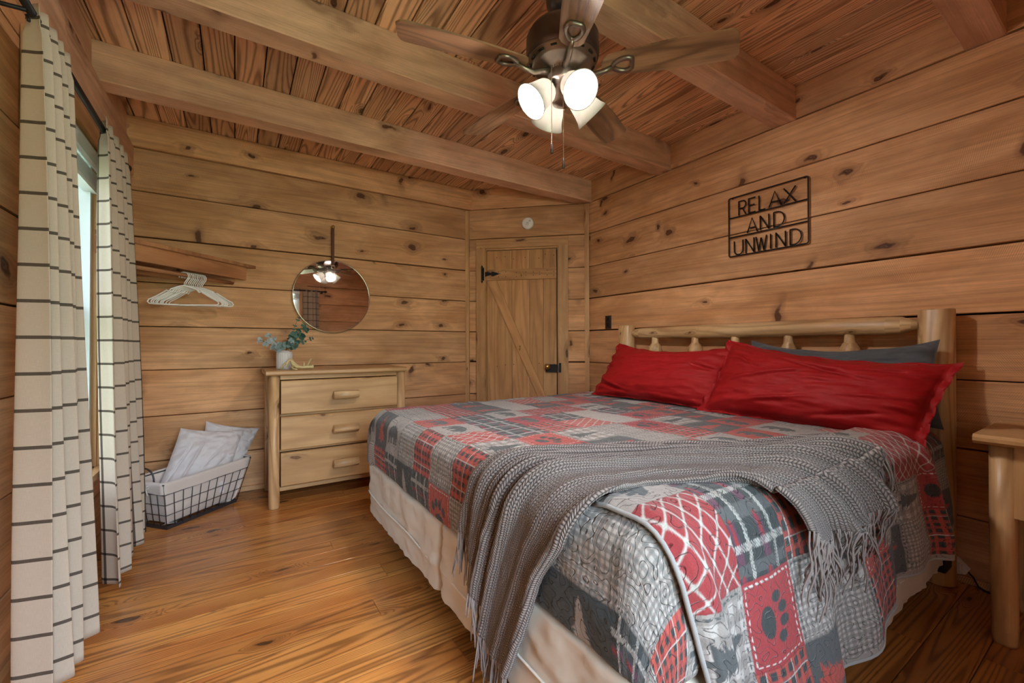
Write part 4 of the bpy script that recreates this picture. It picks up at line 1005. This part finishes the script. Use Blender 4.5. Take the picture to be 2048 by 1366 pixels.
# --- knitted throw across the foot of the bed
def bez(pts, q):
    """smooth polyline interpolation (Catmull-Rom) at q in 0..1 (array)"""
    pts = np.array(pts, float); n = len(pts)-1; x = np.clip(q, 0, 1)*n; i = np.minimum(x.astype(int), n-1); f = (x-i)[..., None]
    g = lambda k: pts[np.clip(k, 0, n)]
    p0, p1, p2, p3 = g(i-1), g(i), g(i+1), g(i+2)
    return .5*((2*p1)+(-p0+p2)*f+(2*p0-5*p1+4*p2-p3)*f**2+(-p0+3*p1-3*p2+p3)*f**3)
def throw():
    t = thing('knit_throw', 'taupe chunky knit throw with fringe draped across the foot of the bed', 'blanket', (.9, .9, ZT+.02))
    Uc = [(.46, 1.215), (.60, 1.17), (.72, 1.10), (.86, 1.045), (1.02, .985), (1.17, .875), (1.30, .775), (1.45, .68), (1.62, .60)]
    Lc = [(.155, .945), (.33, .86), (.47, .80), (.58, .72), (.70, .665), (.82, .66), (.94, .60), (1.02, .54), (1.06, .47)]
    E0 = [(.46, 1.215), (.44, 1.17), (.40, 1.12), (.36, 1.10), (.24, 1.085), (.17, 1.06), (.165, 1.03), (.16, .985), (.155, .945)]
    E1 = [(1.62, .60), (1.61, .56), (1.57, .50), (1.51, .46), (1.43, .44), (1.33, .42), (1.24, .44), (1.15, .43), (1.06, .47)]
    n, m = 420, 300; q = np.linspace(0, 1, n); w_ = np.linspace(0, 1, m)
    U = bez(Uc, q)[:, None, :]; L = bez(Lc, q)[:, None, :]; W = w_[None, :, None]
    base = U*(1-W)+L*W
    e0 = bez(E0, w_)[None]-(U[:1]*(1-W)+L[:1]*W); e1 = bez(E1, w_)[None]-(U[-1:]*(1-W)+L[-1:]*W)
    Q = q[:, None, None]; P2_ = base+(1-Q)**6*e0+Q**6*e1
    QQ, WW = np.meshgrid(q, w_, indexing='ij')
    # pleats: tight cord-like folds along the length
    ctr = [.07, .20, .33, .44, .56, .80, .985]; wid = [.040, .045, .040, .035, .042, .035, .022]; hgt = [.026, .032, .030, .036, .030, .012, .020]
    h = np.zeros_like(QQ)
    for k, (c, wd, hh) in enumerate(zip(ctr, wid, hgt)):
        cc = c+.022*np.sin(QQ*5+k*1.7)+.012*np.sin(QQ*11+k*2.3)+(.02*np.sin(QQ*3+k) if k < 6 else 0)
        ww = wd*(1+.25*np.sin(QQ*7+k))
        h += hh*np.exp(-((WW-cc)/ww)**2)*(1-.35*np.sin(QQ*4+k*2)**2)
    # extra crumple at the near end
    endn = np.clip((QQ-.80)/.2, 0, 1); h += endn*.035*(.5+.5*np.sin(WW*26+QQ*9))*(.6+.8*npnoise(QQ, WW, 9, 31)+.4)
    h += .006*npnoise(QQ*2, WW, 14, 12)
    off = .016+h
    dS = P2_[..., 0]; dT = P2_[..., 1]
    Tc = dT
    extra = np.where(np.maximum(0, TE-dT) > .06, .045*np.clip((TE-dT-.06)/.3, 0, 1)+.012, 0)   # sits over the near drape
    extra = extra*np.clip((dS-.62)/.05, 0, 1)
    P = bedmap(dS, dT, off+extra+.006)
    dv = np.linalg.norm(np.diff(P, axis=1), axis=2); vv = np.concatenate([np.zeros((n, 1)), np.cumsum(dv, 1)], 1)
    vv = vv.mean(0)[None, :].repeat(n, 0); du = np.linalg.norm(np.diff(P, axis=0), axis=2); uu = np.concatenate([np.zeros((1, m)), np.cumsum(du, 0)], 0); uu = uu.mean(1)[:, None].repeat(m, 1)
    UV = np.stack([uu, vv], -1)
    o = grid_mesh('knit_cloth', P, UV, M['knit'], t); sm = o.modifiers.new('thickness', 'SOLIDIFY'); sm.thickness = .008; sm.offset = -1
    # fringe strands
    b = MB(); r = random.Random(5)
    def strand(p, d, ln):
        pts = [Vector(p)]; v = Vector(d).normalized(); cur = Vector(p); sw = r.uniform(-.5, .5); sw2 = r.uniform(-.4, .4)
        for k in range(7):
            v = (v*.72+Vector((sw*.10, sw2*.10, -.45))).normalized(); v += Vector((r.uniform(-.12, .12), r.uniform(-.12, .12), 0)); cur = cur+v.normalized()*ln/7; pts.append(cur.copy())
        b.tube(pts, [.0022]*7+[.0012], 5)
    for k in range(95):
        i = int((k+r.random())/95*(m-1)); p = P[0, i]; strand(p+np.array([0, 0, .004]), (-.12, 0, -1), r.uniform(.10, .16))
    def dstrand(s, t_, o_, ds, dt, ln):
        pts = []
        jx, jy = r.uniform(-.5, .5), r.uniform(-.3, .3)
        for k in range(9):
            f = k/8; a = s+(ds+jx)*ln*f+.006*math.sin(f*7+jx*9); c = t_+(dt+jy)*ln*f
            pts.append(tuple(bedmap(a, c, o_*(1-f)+.014+(.05*min(1, max(0, TE-c-.06)/.3)+.008 if c < TE-.06 else .0)+.004*math.sin(f*9+jy*20))))
        b.tube(pts, [.0022]*8+[.0012], 5)
    for k in range(150):
        x = (k+r.random())/150; i = int(x*(m-1)); s, c = P2_[-1, i]
        ds, dt = (.75, -.65) if x < .35 else (.25, -1.0)
        dstrand(s, c, float(off[-1, i]), ds, dt, r.uniform(.10, .15))
    b.build('fringe', M['fringe'], t)['kind'] = 'stuff'
throw()

# ------------------------------------------------------------------ pillows
def pillow(name, label, corners, thick, mat, seed, cat='pillow', group=None, flange=.0, wr=.010, nrm=None, pin=.06, sag=.03, n=96, m=64, parts=False, lines=()):
    """corners: TL, TR, BL, BR in world; front normal nrm"""
    TL, TR, BL, BR = [np.array(c, float) for c in corners]
    U = np.linspace(-1, 1, n); V = np.linspace(-1, 1, m); UU, VV = np.meshgrid(U, V, indexing='ij')
    nr = np.array(nrm, float); nr /= np.linalg.norm(nr)
    def side(sg):
        a = (UU+1)/2; c = (VV+1)/2
        # edges pulled in between the corners
        aa = UU*(1-pin*(1-VV**2)*np.abs(UU)**3); cc = VV*(1-pin*1.4*(1-UU**2)*np.abs(VV)**3)
        a = (aa+1)/2; c = (cc+1)/2
        base = (BL*(1-a[..., None])+BR*a[..., None])*(1-c[..., None])+(TL*(1-a[..., None])+TR*a[..., None])*c[..., None]
        fl = 1-flange
        uu = np.clip(np.abs(UU)/fl, 0, 1); vv = np.clip(np.abs(VV)/(fl if flange else 1), 0, 1)
        h = thick*np.power(np.clip((1-uu**2.6)*(1-vv**2.4), 0, 1), .55)
        edge = (1-h/thick)
        w1 = npnoise(UU*1.2+seed, VV*1.2, 2.2, seed)*wr*1.4+npnoise(UU*1.0+VV*.8*sg, VV*2.4-UU*.6, 3.5, seed+1)*wr*1.3
        # radial gathers running in from the ends
        g = (.35+np.abs(npnoise(VV*3, UU*.6, 3.2, seed+2)))*np.sin(VV*22+3*np.sin(UU*2+seed)+UU*3)*np.clip((np.abs(UU)-.55)/.4, 0, 1)
        h2 = h+(w1+g*wr*.9)*np.clip(h/thick*3, 0, 1)
        for (p, q, r_, s_, amp, wd) in lines:       # explicit creases from (p,q) to (r,s)
            dx, dy = r_-p, s_-q; L2 = dx*dx+dy*dy; tt = np.clip(((UU-p)*dx+(VV-q)*dy)/L2, 0, 1)
            dd_ = np.hypot(UU-p-tt*dx, (VV-q-tt*dy)*.5); h2 = h2+1.7*amp*np.exp(-(dd_/(wd*.8))**2)*np.sin(PI*np.clip(tt, .02, .98))
        rip = .010*np.sin((VV+UU)*17+seed)*np.clip((np.maximum(np.abs(UU), np.abs(VV))-fl)/max(flange, .01), 0, 1) if flange else 0
        off = sg*h2+(rip if flange else 0)
        P = base+nr*off[..., None]; P[..., 2] -= sag*(1-np.abs(UU)**2)*np.clip(c, 0, 1)**2
        return P
    F_, B_ = side(1), side(-1)
    Bk = B_[::-1]
    allP = np.concatenate([F_, Bk], 0)
    uv = np.stack([np.concatenate([UU, UU[::-1]+3], 0)*.4, np.concatenate([VV, VV], 0)*.25], -1)
    if parts:
        t = thing(name, label, cat, tuple((TL+TR+BL+BR)/4), group)
        grid_mesh('pillowcase', allP, uv, mat, t, closed_u=True); return t, F_
    o = grid_mesh(name, allP, uv, mat, None, closed_u=True); tag(o, label, cat, group); return o
NP = (-.93, -.08, .36)
pillow('pillow', 'charcoal pillow behind the near red sham, against the headboard', [(2.50, 1.30, 1.075), (2.50, .515, 1.07), (2.40, 1.30, .71), (2.42, .49, .70)], .070, M['grey'], 5, nrm=NP, sag=.05, group='charcoal pillows against the headboard', wr=.02)
pillow('pillow', 'charcoal pillow barely showing behind the far red sham', [(2.50, 2.13, 1.0), (2.50, 1.36, 1.02), (2.40, 2.16, .71), (2.40, 1.36, .71)], .070, M['grey'], 6, nrm=NP, sag=.03, group='charcoal pillows against the headboard', wr=.02)
pillow('pillow_sham', 'far red pillow sham, left of the two on the quilt', [(2.33, 2.16, 1.065), (2.30, 1.25, 1.05), (2.10, 2.20, .700), (2.10, 1.27, .700)], .100, M['red'], 11, nrm=NP, flange=.045, wr=.014, sag=.045, group='red shams leaning on the headboard', pin=.05, lines=[(-.9, -.6, -.2, -.85, -.012, .03), (-.9, -.4, -.4, -.7, .008, .03), (.9, .1, .5, .3, -.010, .03)])
pillow('pillow_sham', 'near red pillow sham, right of the two, partly over the other', [(2.30, 1.325, 1.08), (2.28, .405, .98), (2.06, 1.36, .700), (2.10, .475, .668)], .115, M['red'], 23, nrm=NP, flange=.075, wr=.017, sag=.035, group='red shams leaning on the headboard', pin=.04,
       lines=[(-.8, -.2, .1, .45, .012, .035), (-.4, .7, .6, .2, -.010, .03), (-.6, -.7, .2, -.3, .012, .035), (.1, -.8, .8, -.4, -.012, .03), (.3, -.2, .85, -.05, .010, .025), (-.8, .6, -.4, .2, -.010, .03), (.4, .5, .8, .65, -.008, .03)])

# ------------------------------------------------------------------ nightstand
def nightstand():
    t = thing('nightstand', 'pine log nightstand at the right edge, beside the headboard post', 'nightstand', (2.42, .07, 0))
    b = MB(); b.box((2.185, -.22, .700), (2.665, .372, .732), .010, 1); b.build('table_top', M['pine'], t)
    for x, y in ((2.266, .312), (2.60, .312), (2.266, -.16), (2.60, -.16)):
        b = MB(); b.lathe([(.029, 0), (.031, .01), (.032, .05), (.033, .35), (.032, .700)], (x, y, 0), n=22, wob=.03); b.build('leg', M['logpine'], t)
    b = MB(); b.box((2.24, -.15, .45), (2.60, .285, .70), .003, 2); b.build('cabinet_box', M['pine'], t)
    b = MB(); b.box((2.215, -.11, .47), (2.24, .245, .665), .012, 1); dw = b.build('drawer_front', M['pine'], t)
    b = MB(); b.lathe([(.018, -.05), (.022, -.045), (.022, .045), (.018, .05)], (2.19, .0675, .565), axis='Y', n=14, wob=.05)
    b.build('log_pull', M['logpine'], dw)
nightstand()

# ------------------------------------------------------------------ dresser
def dresser():
    t = thing('dresser', 'three drawer pine log dresser against the back wall', 'dresser', (.61, 3.35, 0))
    b = MB(); prof = [(3.085, .866), (3.093, .858), (3.60, .858), (3.60, .888), (3.097, .888), (3.088, .882)]
    b.prism(prof, .163, 1.075, lambda u, y, z: (u, y, z)); b.build('table_top', M['pine'], t)
    for x, y in ((.212, 3.142), (1.045, 3.142), (.212, 3.56), (1.045, 3.56)):
        b = MB(); b.lathe([(.030, 0), (.033, .008), (.034, .3), (.033, .858)], (x, y, 0), n=20, wob=.03); b.build('leg', M['logpine'], t)
    b = MB(); b.box((.225, 3.145, .125), (.245, 3.58, .855), .003, 2); b.box((1.01, 3.145, .125), (1.03, 3.58, .855), .003, 2); b.box((.225, 3.565, .125), (1.03, 3.58, .855), .003, 0)
    b.box((.245, 3.15, .10), (1.01, 3.57, .128), .003, 0); b.build('carcass', M['pine'], t)
    b = MB(); b.box((.246, 3.128, .828), (1.009, 3.15, .857), .002, 0)
    for z in (.365, .595): b.box((.246, 3.145, z-.008), (1.009, 3.16, z+.008), .002, 0)
    b.build('front_rails', M['pine'], t)
    for z0, z1 in ((.606, .822), (.374, .588), (.140, .354)):
        b = MB(); b.box((.249, 3.105, z0), (1.006, 3.145, z1), .006, 0); d = b.build('drawer', M['pine'], t)
        b = MB(); zc = (z0+z1)/2+.004; b.lathe([(.020, -.084), (.028, -.080), (.029, .0), (.027, .078), (.020, .082)], (.640, 3.050, zc), axis='X', n=16, wob=.05)
        for x in (.60, .68): b.tube([(x, 3.07, zc), (x, 3.108, zc)], .009, 8)
        b.build('log_pull', M['logpine'], d)
dresser()

# ------------------------------------------------------------------ vase with eucalyptus, antler
def vase():
    VX, VY, VZ = .287, 3.33, .888
    b = MB(); n = 96; vs = []; prof = [(.046, 0), (.049, .004), (.050, .02), (.050, .10), (.049, .112), (.045, .118), (.036, .121), (.030, .123), (.030, .128), (.026, .128), (.026, .11), (.0, .10)]
    fs = []; uv = []
    for k, (r, h) in enumerate(prof):
        for i in range(n):
            a = 2*PI*i/n; fl = .0011*math.cos(a*24) if 1 <= k <= 4 else 0
            vs.append((VX+(r+fl)*math.cos(a), VY+(r+fl)*math.sin(a), VZ+h))
    for k in range(len(prof)-1):
        for i in range(n):
            j = (i+1) % n; fs.append((k*n+i, k*n+j, (k+1)*n+j, (k+1)*n+i)); uv.append([(0, 0)]*4)
    fs.append(tuple(range(n))[::-1]); uv.append([(0, 0)]*n)
    b.add(vs, fs, uv, True); o = b.build('vase', M['ceramic']); tag(o, 'white ribbed ceramic vase on the left end of the dresser', 'vase')
    t = thing('eucalyptus_sprigs', 'eucalyptus sprigs standing in the white ribbed vase', 'plant', (VX, VY, VZ+.11))
    r = random.Random(4)
    stems = [((-.150, .0, .20), .019, 1), ((-.10, -.02, .235), .014, .9), ((-.05, -.04, .16), .024, .85), ((.06, -.03, .24), .020, .35), ((.125, .0, .315), .015, .15), ((.09, .02, .36), .010, .1), ((.175, -.02, .215), .011, .2), ((.02, -.05, .19), .025, .7), ((.07, -.05, .17), .018, .3), ((.14, .0, .28), .022, .1)]
    for (ex, ey, ez), ls, tone in stems:
        base = Vector((VX+r.uniform(-.01, .01), VY+r.uniform(-.01, .01), VZ+.10)); e = Vector((VX+ex, VY+ey, VZ+ez)); mid = base*.45+e*.55+Vector((0, 0, .03)) ; 
        pts = [base*(1-q)**2+mid*2*q*(1-q)+e*q*q for q in [i/10 for i in range(11)]]
        b = MB(); b.tube(pts, .0014, 6); st = b.build('stem', M['stem'], t)
        b = MB()
        for i in (4, 6, 7, 9, 10):
            for sg in (-1, 1):
                d = (pts[i]-pts[i-1]).normalized(); nv = Vector((r.uniform(-1, 1), -1.0+r.uniform(-.3, .7), r.uniform(-.5, 1))).normalized()
                sd = nv.cross(d).normalized()*sg; R_ = ls*(1.25-.05*i)*r.uniform(.75, 1.15)
                w1 = (sd+d*.35).normalized(); w1 = (w1-nv*w1.dot(nv)).normalized(); w2 = nv.cross(w1); c0 = pts[i]+w1*R_*.9
                nn_ = 12; vs = [c0+w1*(R_*math.cos(2*PI*k/nn_))+w2*(R_*.88*math.sin(2*PI*k/nn_)) for k in range(nn_)]+[c0-nv*R_*.14]
                b.add(vs, [(k, (k+1) % nn_, nn_) for k in range(nn_)], None, True, col=(min(1, max(0, tone+r.uniform(-.2, .2))), 0, 0))
        b.build('leaves', M['leaf'], st)
    b = MB(); ax, ay, az = .30, 3.20, .888
    b.tube([(.446, 3.20, .905), (.42, 3.20, .904), (.38, 3.198, .903), (.345, 3.19, .908), (.325, 3.185, .925), (.317, 3.18, .945), (.306, 3.175, .958), (.293, 3.17, .945), (.285, 3.165, .925), (.283, 3.16, .905)], [.013, .011, .010, .011, .012, .010, .007, .006, .005, .003], 10)
    b.tube([(.36, 3.20, .905), (.34, 3.21, .925), (.325, 3.22, .95), (.315, 3.225, .966)], [.010, .009, .006, .003], 8)
    b.tube([(.33, 3.185, .908), (.315, 3.16, .903), (.325, 3.13, .896), (.345, 3.115, .893)], [.010, .008, .006, .003], 8)
    b.tube([(.415, 3.20, .905), (.42, 3.195, .93), (.43, 3.185, .95), (.437, 3.175, .962)], [.007, .006, .005, .0025], 8)
    b.tube([(.39, 3.20, .905), (.395, 3.20, .925), (.393, 3.20, .94)], [.007, .005, .002], 8)
    b.tube([(.30, 3.17, .950), (.27, 3.18, .925), (.262, 3.19, .905), (.245, 3.19, .897)], [.006, .006, .005, .003], 8)
    b.lathe([(.0, 0), (.012, .001), (.016, .006), (.014, .012), (.010, .016)], M=Matrix.Translation((.455, 3.20, .905)) @ Matrix.Rotation(-PI/2, 4, 'Y'), n=12, wob=.1)
    tag(b.build('antler', M['antler']), 'small pale antler lying in front of the vase on the dresser', 'antler')
vase()

# ------------------------------------------------------------------ mirror
def mirror():
    cx, cz, R = .651, 1.440, .284
    t = thing('round_mirror', 'round mirror with thin metal rim hanging from a leather strap', 'mirror', (cx, 3.6, cz))
    MM = Matrix.Translation((cx, 3.612, cz)) @ Matrix.Rotation(PI/2, 4, 'X')
    b = MB(); b.lathe([(.0, .0), (R, .0), (R, -.012), (.0, -.012)], M=MM, n=96, smooth=False, caps=False); b.build('mirror_glass', M['mirror'], t)
    b = MB(); b.lathe([(R, .004), (R+.005, .004), (R+.005, -.020), (R, -.020), (R, .004)], M=MM, n=96, caps=False); b.build('rim', M['silver'], t)
    b = MB(); b.box((cx-.010, 3.600, cz+R-.05), (cx+.010, 3.604, 1.99), .001, 2); b.box((cx-.008, 3.628, cz+R-.02), (cx+.008, 3.632, 1.99), .001, 2); b.build('leather_strap', M['leather'], t)
    b = MB(); b.lathe([(.0, -.006), (.010, -.004), (.013, 0), (.010, .004), (.008, .03)], M=Matrix.Translation((cx, 3.594, 1.995)) @ Matrix.Rotation(-PI/2, 4, 'X'), n=18); b.build('hanging_knob', M['brass'], t)
    b = MB(); b.tube([(cx+.014*math.cos(2*PI*k/16), 3.597, cz+R-.052+.014*math.sin(2*PI*k/16)) for k in range(16)], .003, 6, closed=True); b.build('grommet', M['silver'], t)
mirror()

# ------------------------------------------------------------------ corner shelf, hangers
E45 = Vector((1, 1, 0)).normalized(); N45 = Vector((1, -1, 0)).normalized()
A45 = Vector((XL, 3.64-(.126-XL), 0))     # left end of the front edge on the left wall
def S45(u, d, z): p = A45+E45*u+N45*d; return (p.x, p.y, z)   # d > 0 towards the room
def shelf():
    L = (.126-XL)*math.sqrt(2)
    t = thing('corner_shelf', 'triangular wooden corner shelf with front board above the white hangers', 'shelf', S45(L/2, -.2, 1.6))
    b = MB(); pr = [S45(0, 0, 0)[:2], S45(L, 0, 0)[:2], (XL, YB)]
    b.prism([(p[0], p[1]) for p in pr], 1.614, 1.636, lambda z, x, y: (x, y, z)); b.build('shelf_board', M['shelfwood'], t)
    b = MB(); b.prism([(-.045, 1.524), (-.025, 1.524), (-.025, 1.614), (-.045, 1.614)], .02, L-.06, lambda u, d, z: S45(u, d, z)); b.build('front_board', M['shelfwood'], t)
    b = MB(); b.prism([(-.235, 1.480), (-.215, 1.480), (-.215, 1.505), (-.235, 1.505)], .215, L-.215, lambda u, d, z: S45(u, d, z)); b.build('hanging_rail', M['shelfwood'], t)
    b = MB(); b.box((XL, 3.25, 1.505), (XL+.02, YB, 1.614), .002, 1); b.box((XL+.02, YB-.02, 1.505), (-.0, YB, 1.614), .002, 0); b.build('wall_cleat', M['shelfwood'], t)
    b = MB(); b.tube([S45(.09, -.10, 1.499), S45(L-.10, -.10, 1.499)], .012, 12); b.build('closet_rod', M['shelfwood'], t)
shelf()
def hangers():
    def make():
        t = thing('clothes_hanger', 'white plastic clothes hanger on the rod under the corner shelf', 'hanger', (0, 0, 0), 'white hangers bunched under the corner shelf')
        b = MB()
        hook = [(-.028, 0, -.022), (-.027, 0, -.004), (-.018, 0, .012), (0, 0, .018), (.018, 0, .012), (.026, 0, -.004), (.024, 0, -.022), (.010, 0, -.042), (.002, 0, -.056), (0, 0, -.075)]
        b.tube(hook, .0030, 8); b.build('hook', M['hanger'], t)
        b = MB(); T = [(0, 0, -.072), (.03, 0, -.080), (.075, 0, -.098), (.088, 0, -.116), (.10, 0, -.108), (.112, 0, -.118), (.16, 0, -.150), (.20, 0, -.172), (.208, 0, -.186), (.198, 0, -.198), (.17, 0, -.200), (0, 0, -.203)]
        loop = T+[(-x, y, z) for x, y, z in T[1:-1][::-1]]
        b.tube(loop, .0044, 8, closed=True); b.build('shoulder_frame', M['hanger'], t)
        return t
    t0 = make(); N = 11; r = random.Random(2)
    for k in range(N):
        t = t0 if k == 0 else copy_tree(t0)
        u = .550+.0125*k; p = S45(u, -.10, 1.502)
        t.location = p
        ang = math.radians(-9+r.uniform(-9, 9))+(math.radians(-6) if k == 0 else 0)
        t.scale = (.88, .88, .95)
        t.rotation_euler = (math.radians(r.uniform(-2, 2)), 0, ang)
        pos = 'frontmost' if k == 0 else ('rearmost' if k == N-1 else None)
        if k == 0: t['label'] = 'white plastic hanger nearest the curtain, first of the bunch on the closet rod'
        elif k == N-1: t['label'] = 'white plastic hanger nearest the back wall, last of the bunch on the closet rod'
        else: t['label'] = 'white plastic hanger inside the tight bunch under the corner shelf'
hangers()

# ------------------------------------------------------------------ wire basket with pillows
def basket():
    t = thing('wire_basket', 'dark wire basket with cream cloth liner on the floor beside the curtain', 'basket', (-.22, 3.35, 0))
    bot = [Vector(p) for p in ((-.323, 3.112, .012), (.012, 3.418, .012), (-.150, 3.598, .012), (-.487, 3.302, .012))]
    top = [Vector(p) for p in ((-.335, 3.075, .265), (.092, 3.425, .285), (-.10, 3.615, .285), (-.525, 3.290, .265))]
    zs_ = .022
    b = MB(); b.tube([p+Vector((0, 0, 0)) for p in bot for _ in (0,)]+[], .0, 4) if False else None
    def ring(f, r, flat=None, out=0.0):
        c = [bot[i].lerp(top[i], f) for i in range(4)]; cen = sum(c, Vector())/4
        pts = []
        for i in range(4):
            p, q = c[i], c[(i+1) % 4]
            for k in range(1, 8): pts.append(p.lerp(q, k/8)+(p.lerp(q, k/8)-cen).normalized()*out)
        return pts
    b = MB()
    for i in range(4):
        p, q = bot[i], bot[(i+1) % 4]; d = (q-p).normalized(); nn_ = Vector((d.y, -d.x, 0))
        b.add([p-Vector((0, 0, .012)), q-Vector((0, 0, .012)), q+Vector((0, 0, .008)), p+Vector((0, 0, .008)), p-Vector((0, 0, .012))-nn_*.006, q-Vector((0, 0, .012))-nn_*.006, q+Vector((0, 0, .008))-nn_*.006, p+Vector((0, 0, .008))-nn_*.006],
              [(0, 1, 2, 3), (7, 6, 5, 4), (3, 2, 6, 7), (0, 4, 5, 1), (0, 3, 7, 4), (1, 5, 6, 2)])
    b.build('base_frame', M['wire'], t)
    b = MB()
    for f in (.28, .52, .76, 1.0):
        pts = [bot[i].lerp(top[i], f) for i in range(4)]
        for i in range(4): b.tube([pts[i], pts[(i+1) % 4]], .0022 if f < 1 else .0045, 6)
    for i, nb in ((0, 10), (1, 5), (2, 10), (3, 5)):
        for k in range(nb):
            f = k/nb; b.tube([bot[i].lerp(bot[(i+1) % 4], f), top[i].lerp(top[(i+1) % 4], f)], .0022, 6)
    for k in range(1, 8): b.tube([bot[0].lerp(bot[1], k/8), bot[3].lerp(bot[2], k/8)], .002, 6)
    b.build('wire_grid', M['wire'], t)
    for i, j in ((0, 3), (1, 2)):
        a, c = top[i].lerp(top[j], .25), top[i].lerp(top[j], .75); b = MB()
        pts = []
        for k in range(13): q = PI*k/12; pts.append(a.lerp(c, (1-math.cos(q))/2)+Vector((0, 0, .085*math.sin(q)**.7 if 0 < k < 12 else 0)))
        b.tube(pts, .0045, 8); b.build('handle', M['wire'], t)
    # liner: inner bag with folded cuff
    n = 160; rows = []
    prof = [(0.0, -.05, .004), (.10, -.012, 0), (.4, -.008, 0), (.7, -.008, 0), (.93, -.006, 0), (1.0, .001, .004), (1.01, .006, .012), (.98, .009, 0), (.90, .010, 0), (.78, .009, 0)]
    P = np.zeros((n, len(prof)+1, 3)); UV = np.zeros((n, len(prof)+1, 2))
    for j, (f, o_, dz) in enumerate([(0.0, -.20, .006)]+prof):
        c = [bot[i].lerp(top[i], f) for i in range(4)]; cen = sum(c, Vector())/4
        for k in range(n):
            x = k/n*4; i = int(x); fr = x-i; p = c[i].lerp(c[(i+1) % 4], fr)
            d = (c[(i+1) % 4]-c[i]).normalized(); nn_ = Vector((d.y, -d.x, 0)); 
            if o_ < -.1: q = cen.lerp(p, .3)
            else:
                # blend normals at corners
                wob = .006*mnoise.noise(Vector((x*3.3, f*2, 1)))*(1 if f < .9 else .4)
                ins = 0
                q = p+nn_*(o_+wob)
                ed = min(fr, 1-fr)
                if ed < .04: q = q.lerp(cen+Vector((0, 0, q.z-cen.z)), .012)
            q = q+Vector((0, 0, dz+(.006*mnoise.noise(Vector((x*4, 3, 1))) if j == len(prof) else 0)))
            P[k, j] = q; UV[k, j] = (x*.3, f*.3)
    grid_mesh('cloth_liner', P, UV, M['liner'], t, closed_u=True)
    b = MB(); q = top[0].lerp(top[3], .42)+Vector((-.012, -.010, -.02))
    for sg in (-1, 1):
        b.tube([q, q+Vector((sg*.018, -.006, .012)), q+Vector((sg*.026, -.008, .0)), q+Vector((sg*.012, -.006, -.008)), q], .003, 6)
        b.tube([q, q+Vector((sg*.008, -.006, -.02)), q+Vector((sg*.014, -.008, -.045))], .003, 6)
    b.build('tie_bow', M['liner'], t)
basket()
pillow('pillow', 'wrinkled white pillow in front, standing in the wire basket', [(-.295, 3.50, .515), (.055, 3.52, .462), (-.420, 3.26, .10), (-.06, 3.33, .10)], .080, M['white_linen'], 41, nrm=(.35, -.85, .42), wr=.018, group='white pillows in the wire basket', pin=.05, sag=.0,
       lines=[(-.6, -.9, -.2, .7, .012, .05), (-.9, -.6, -.5, .6, -.010, .04), (.2, -.5, .7, .1, -.012, .04), (-.1, -.3, .5, .5, .008, .04)])
pillow('pillow', 'smooth white pillow behind, leaning toward the dresser', [(-.165, 3.585, .535), (.150, 3.56, .458), (-.22, 3.45, .12), (-.01, 3.44, .12)], .062, M['white_linen'], 47, nrm=(.30, -.85, .3), wr=.016, group='white pillows in the wire basket', pin=.05, sag=.0)
for o in bpy.data.objects:
    if '_o' in o: del o['_o']
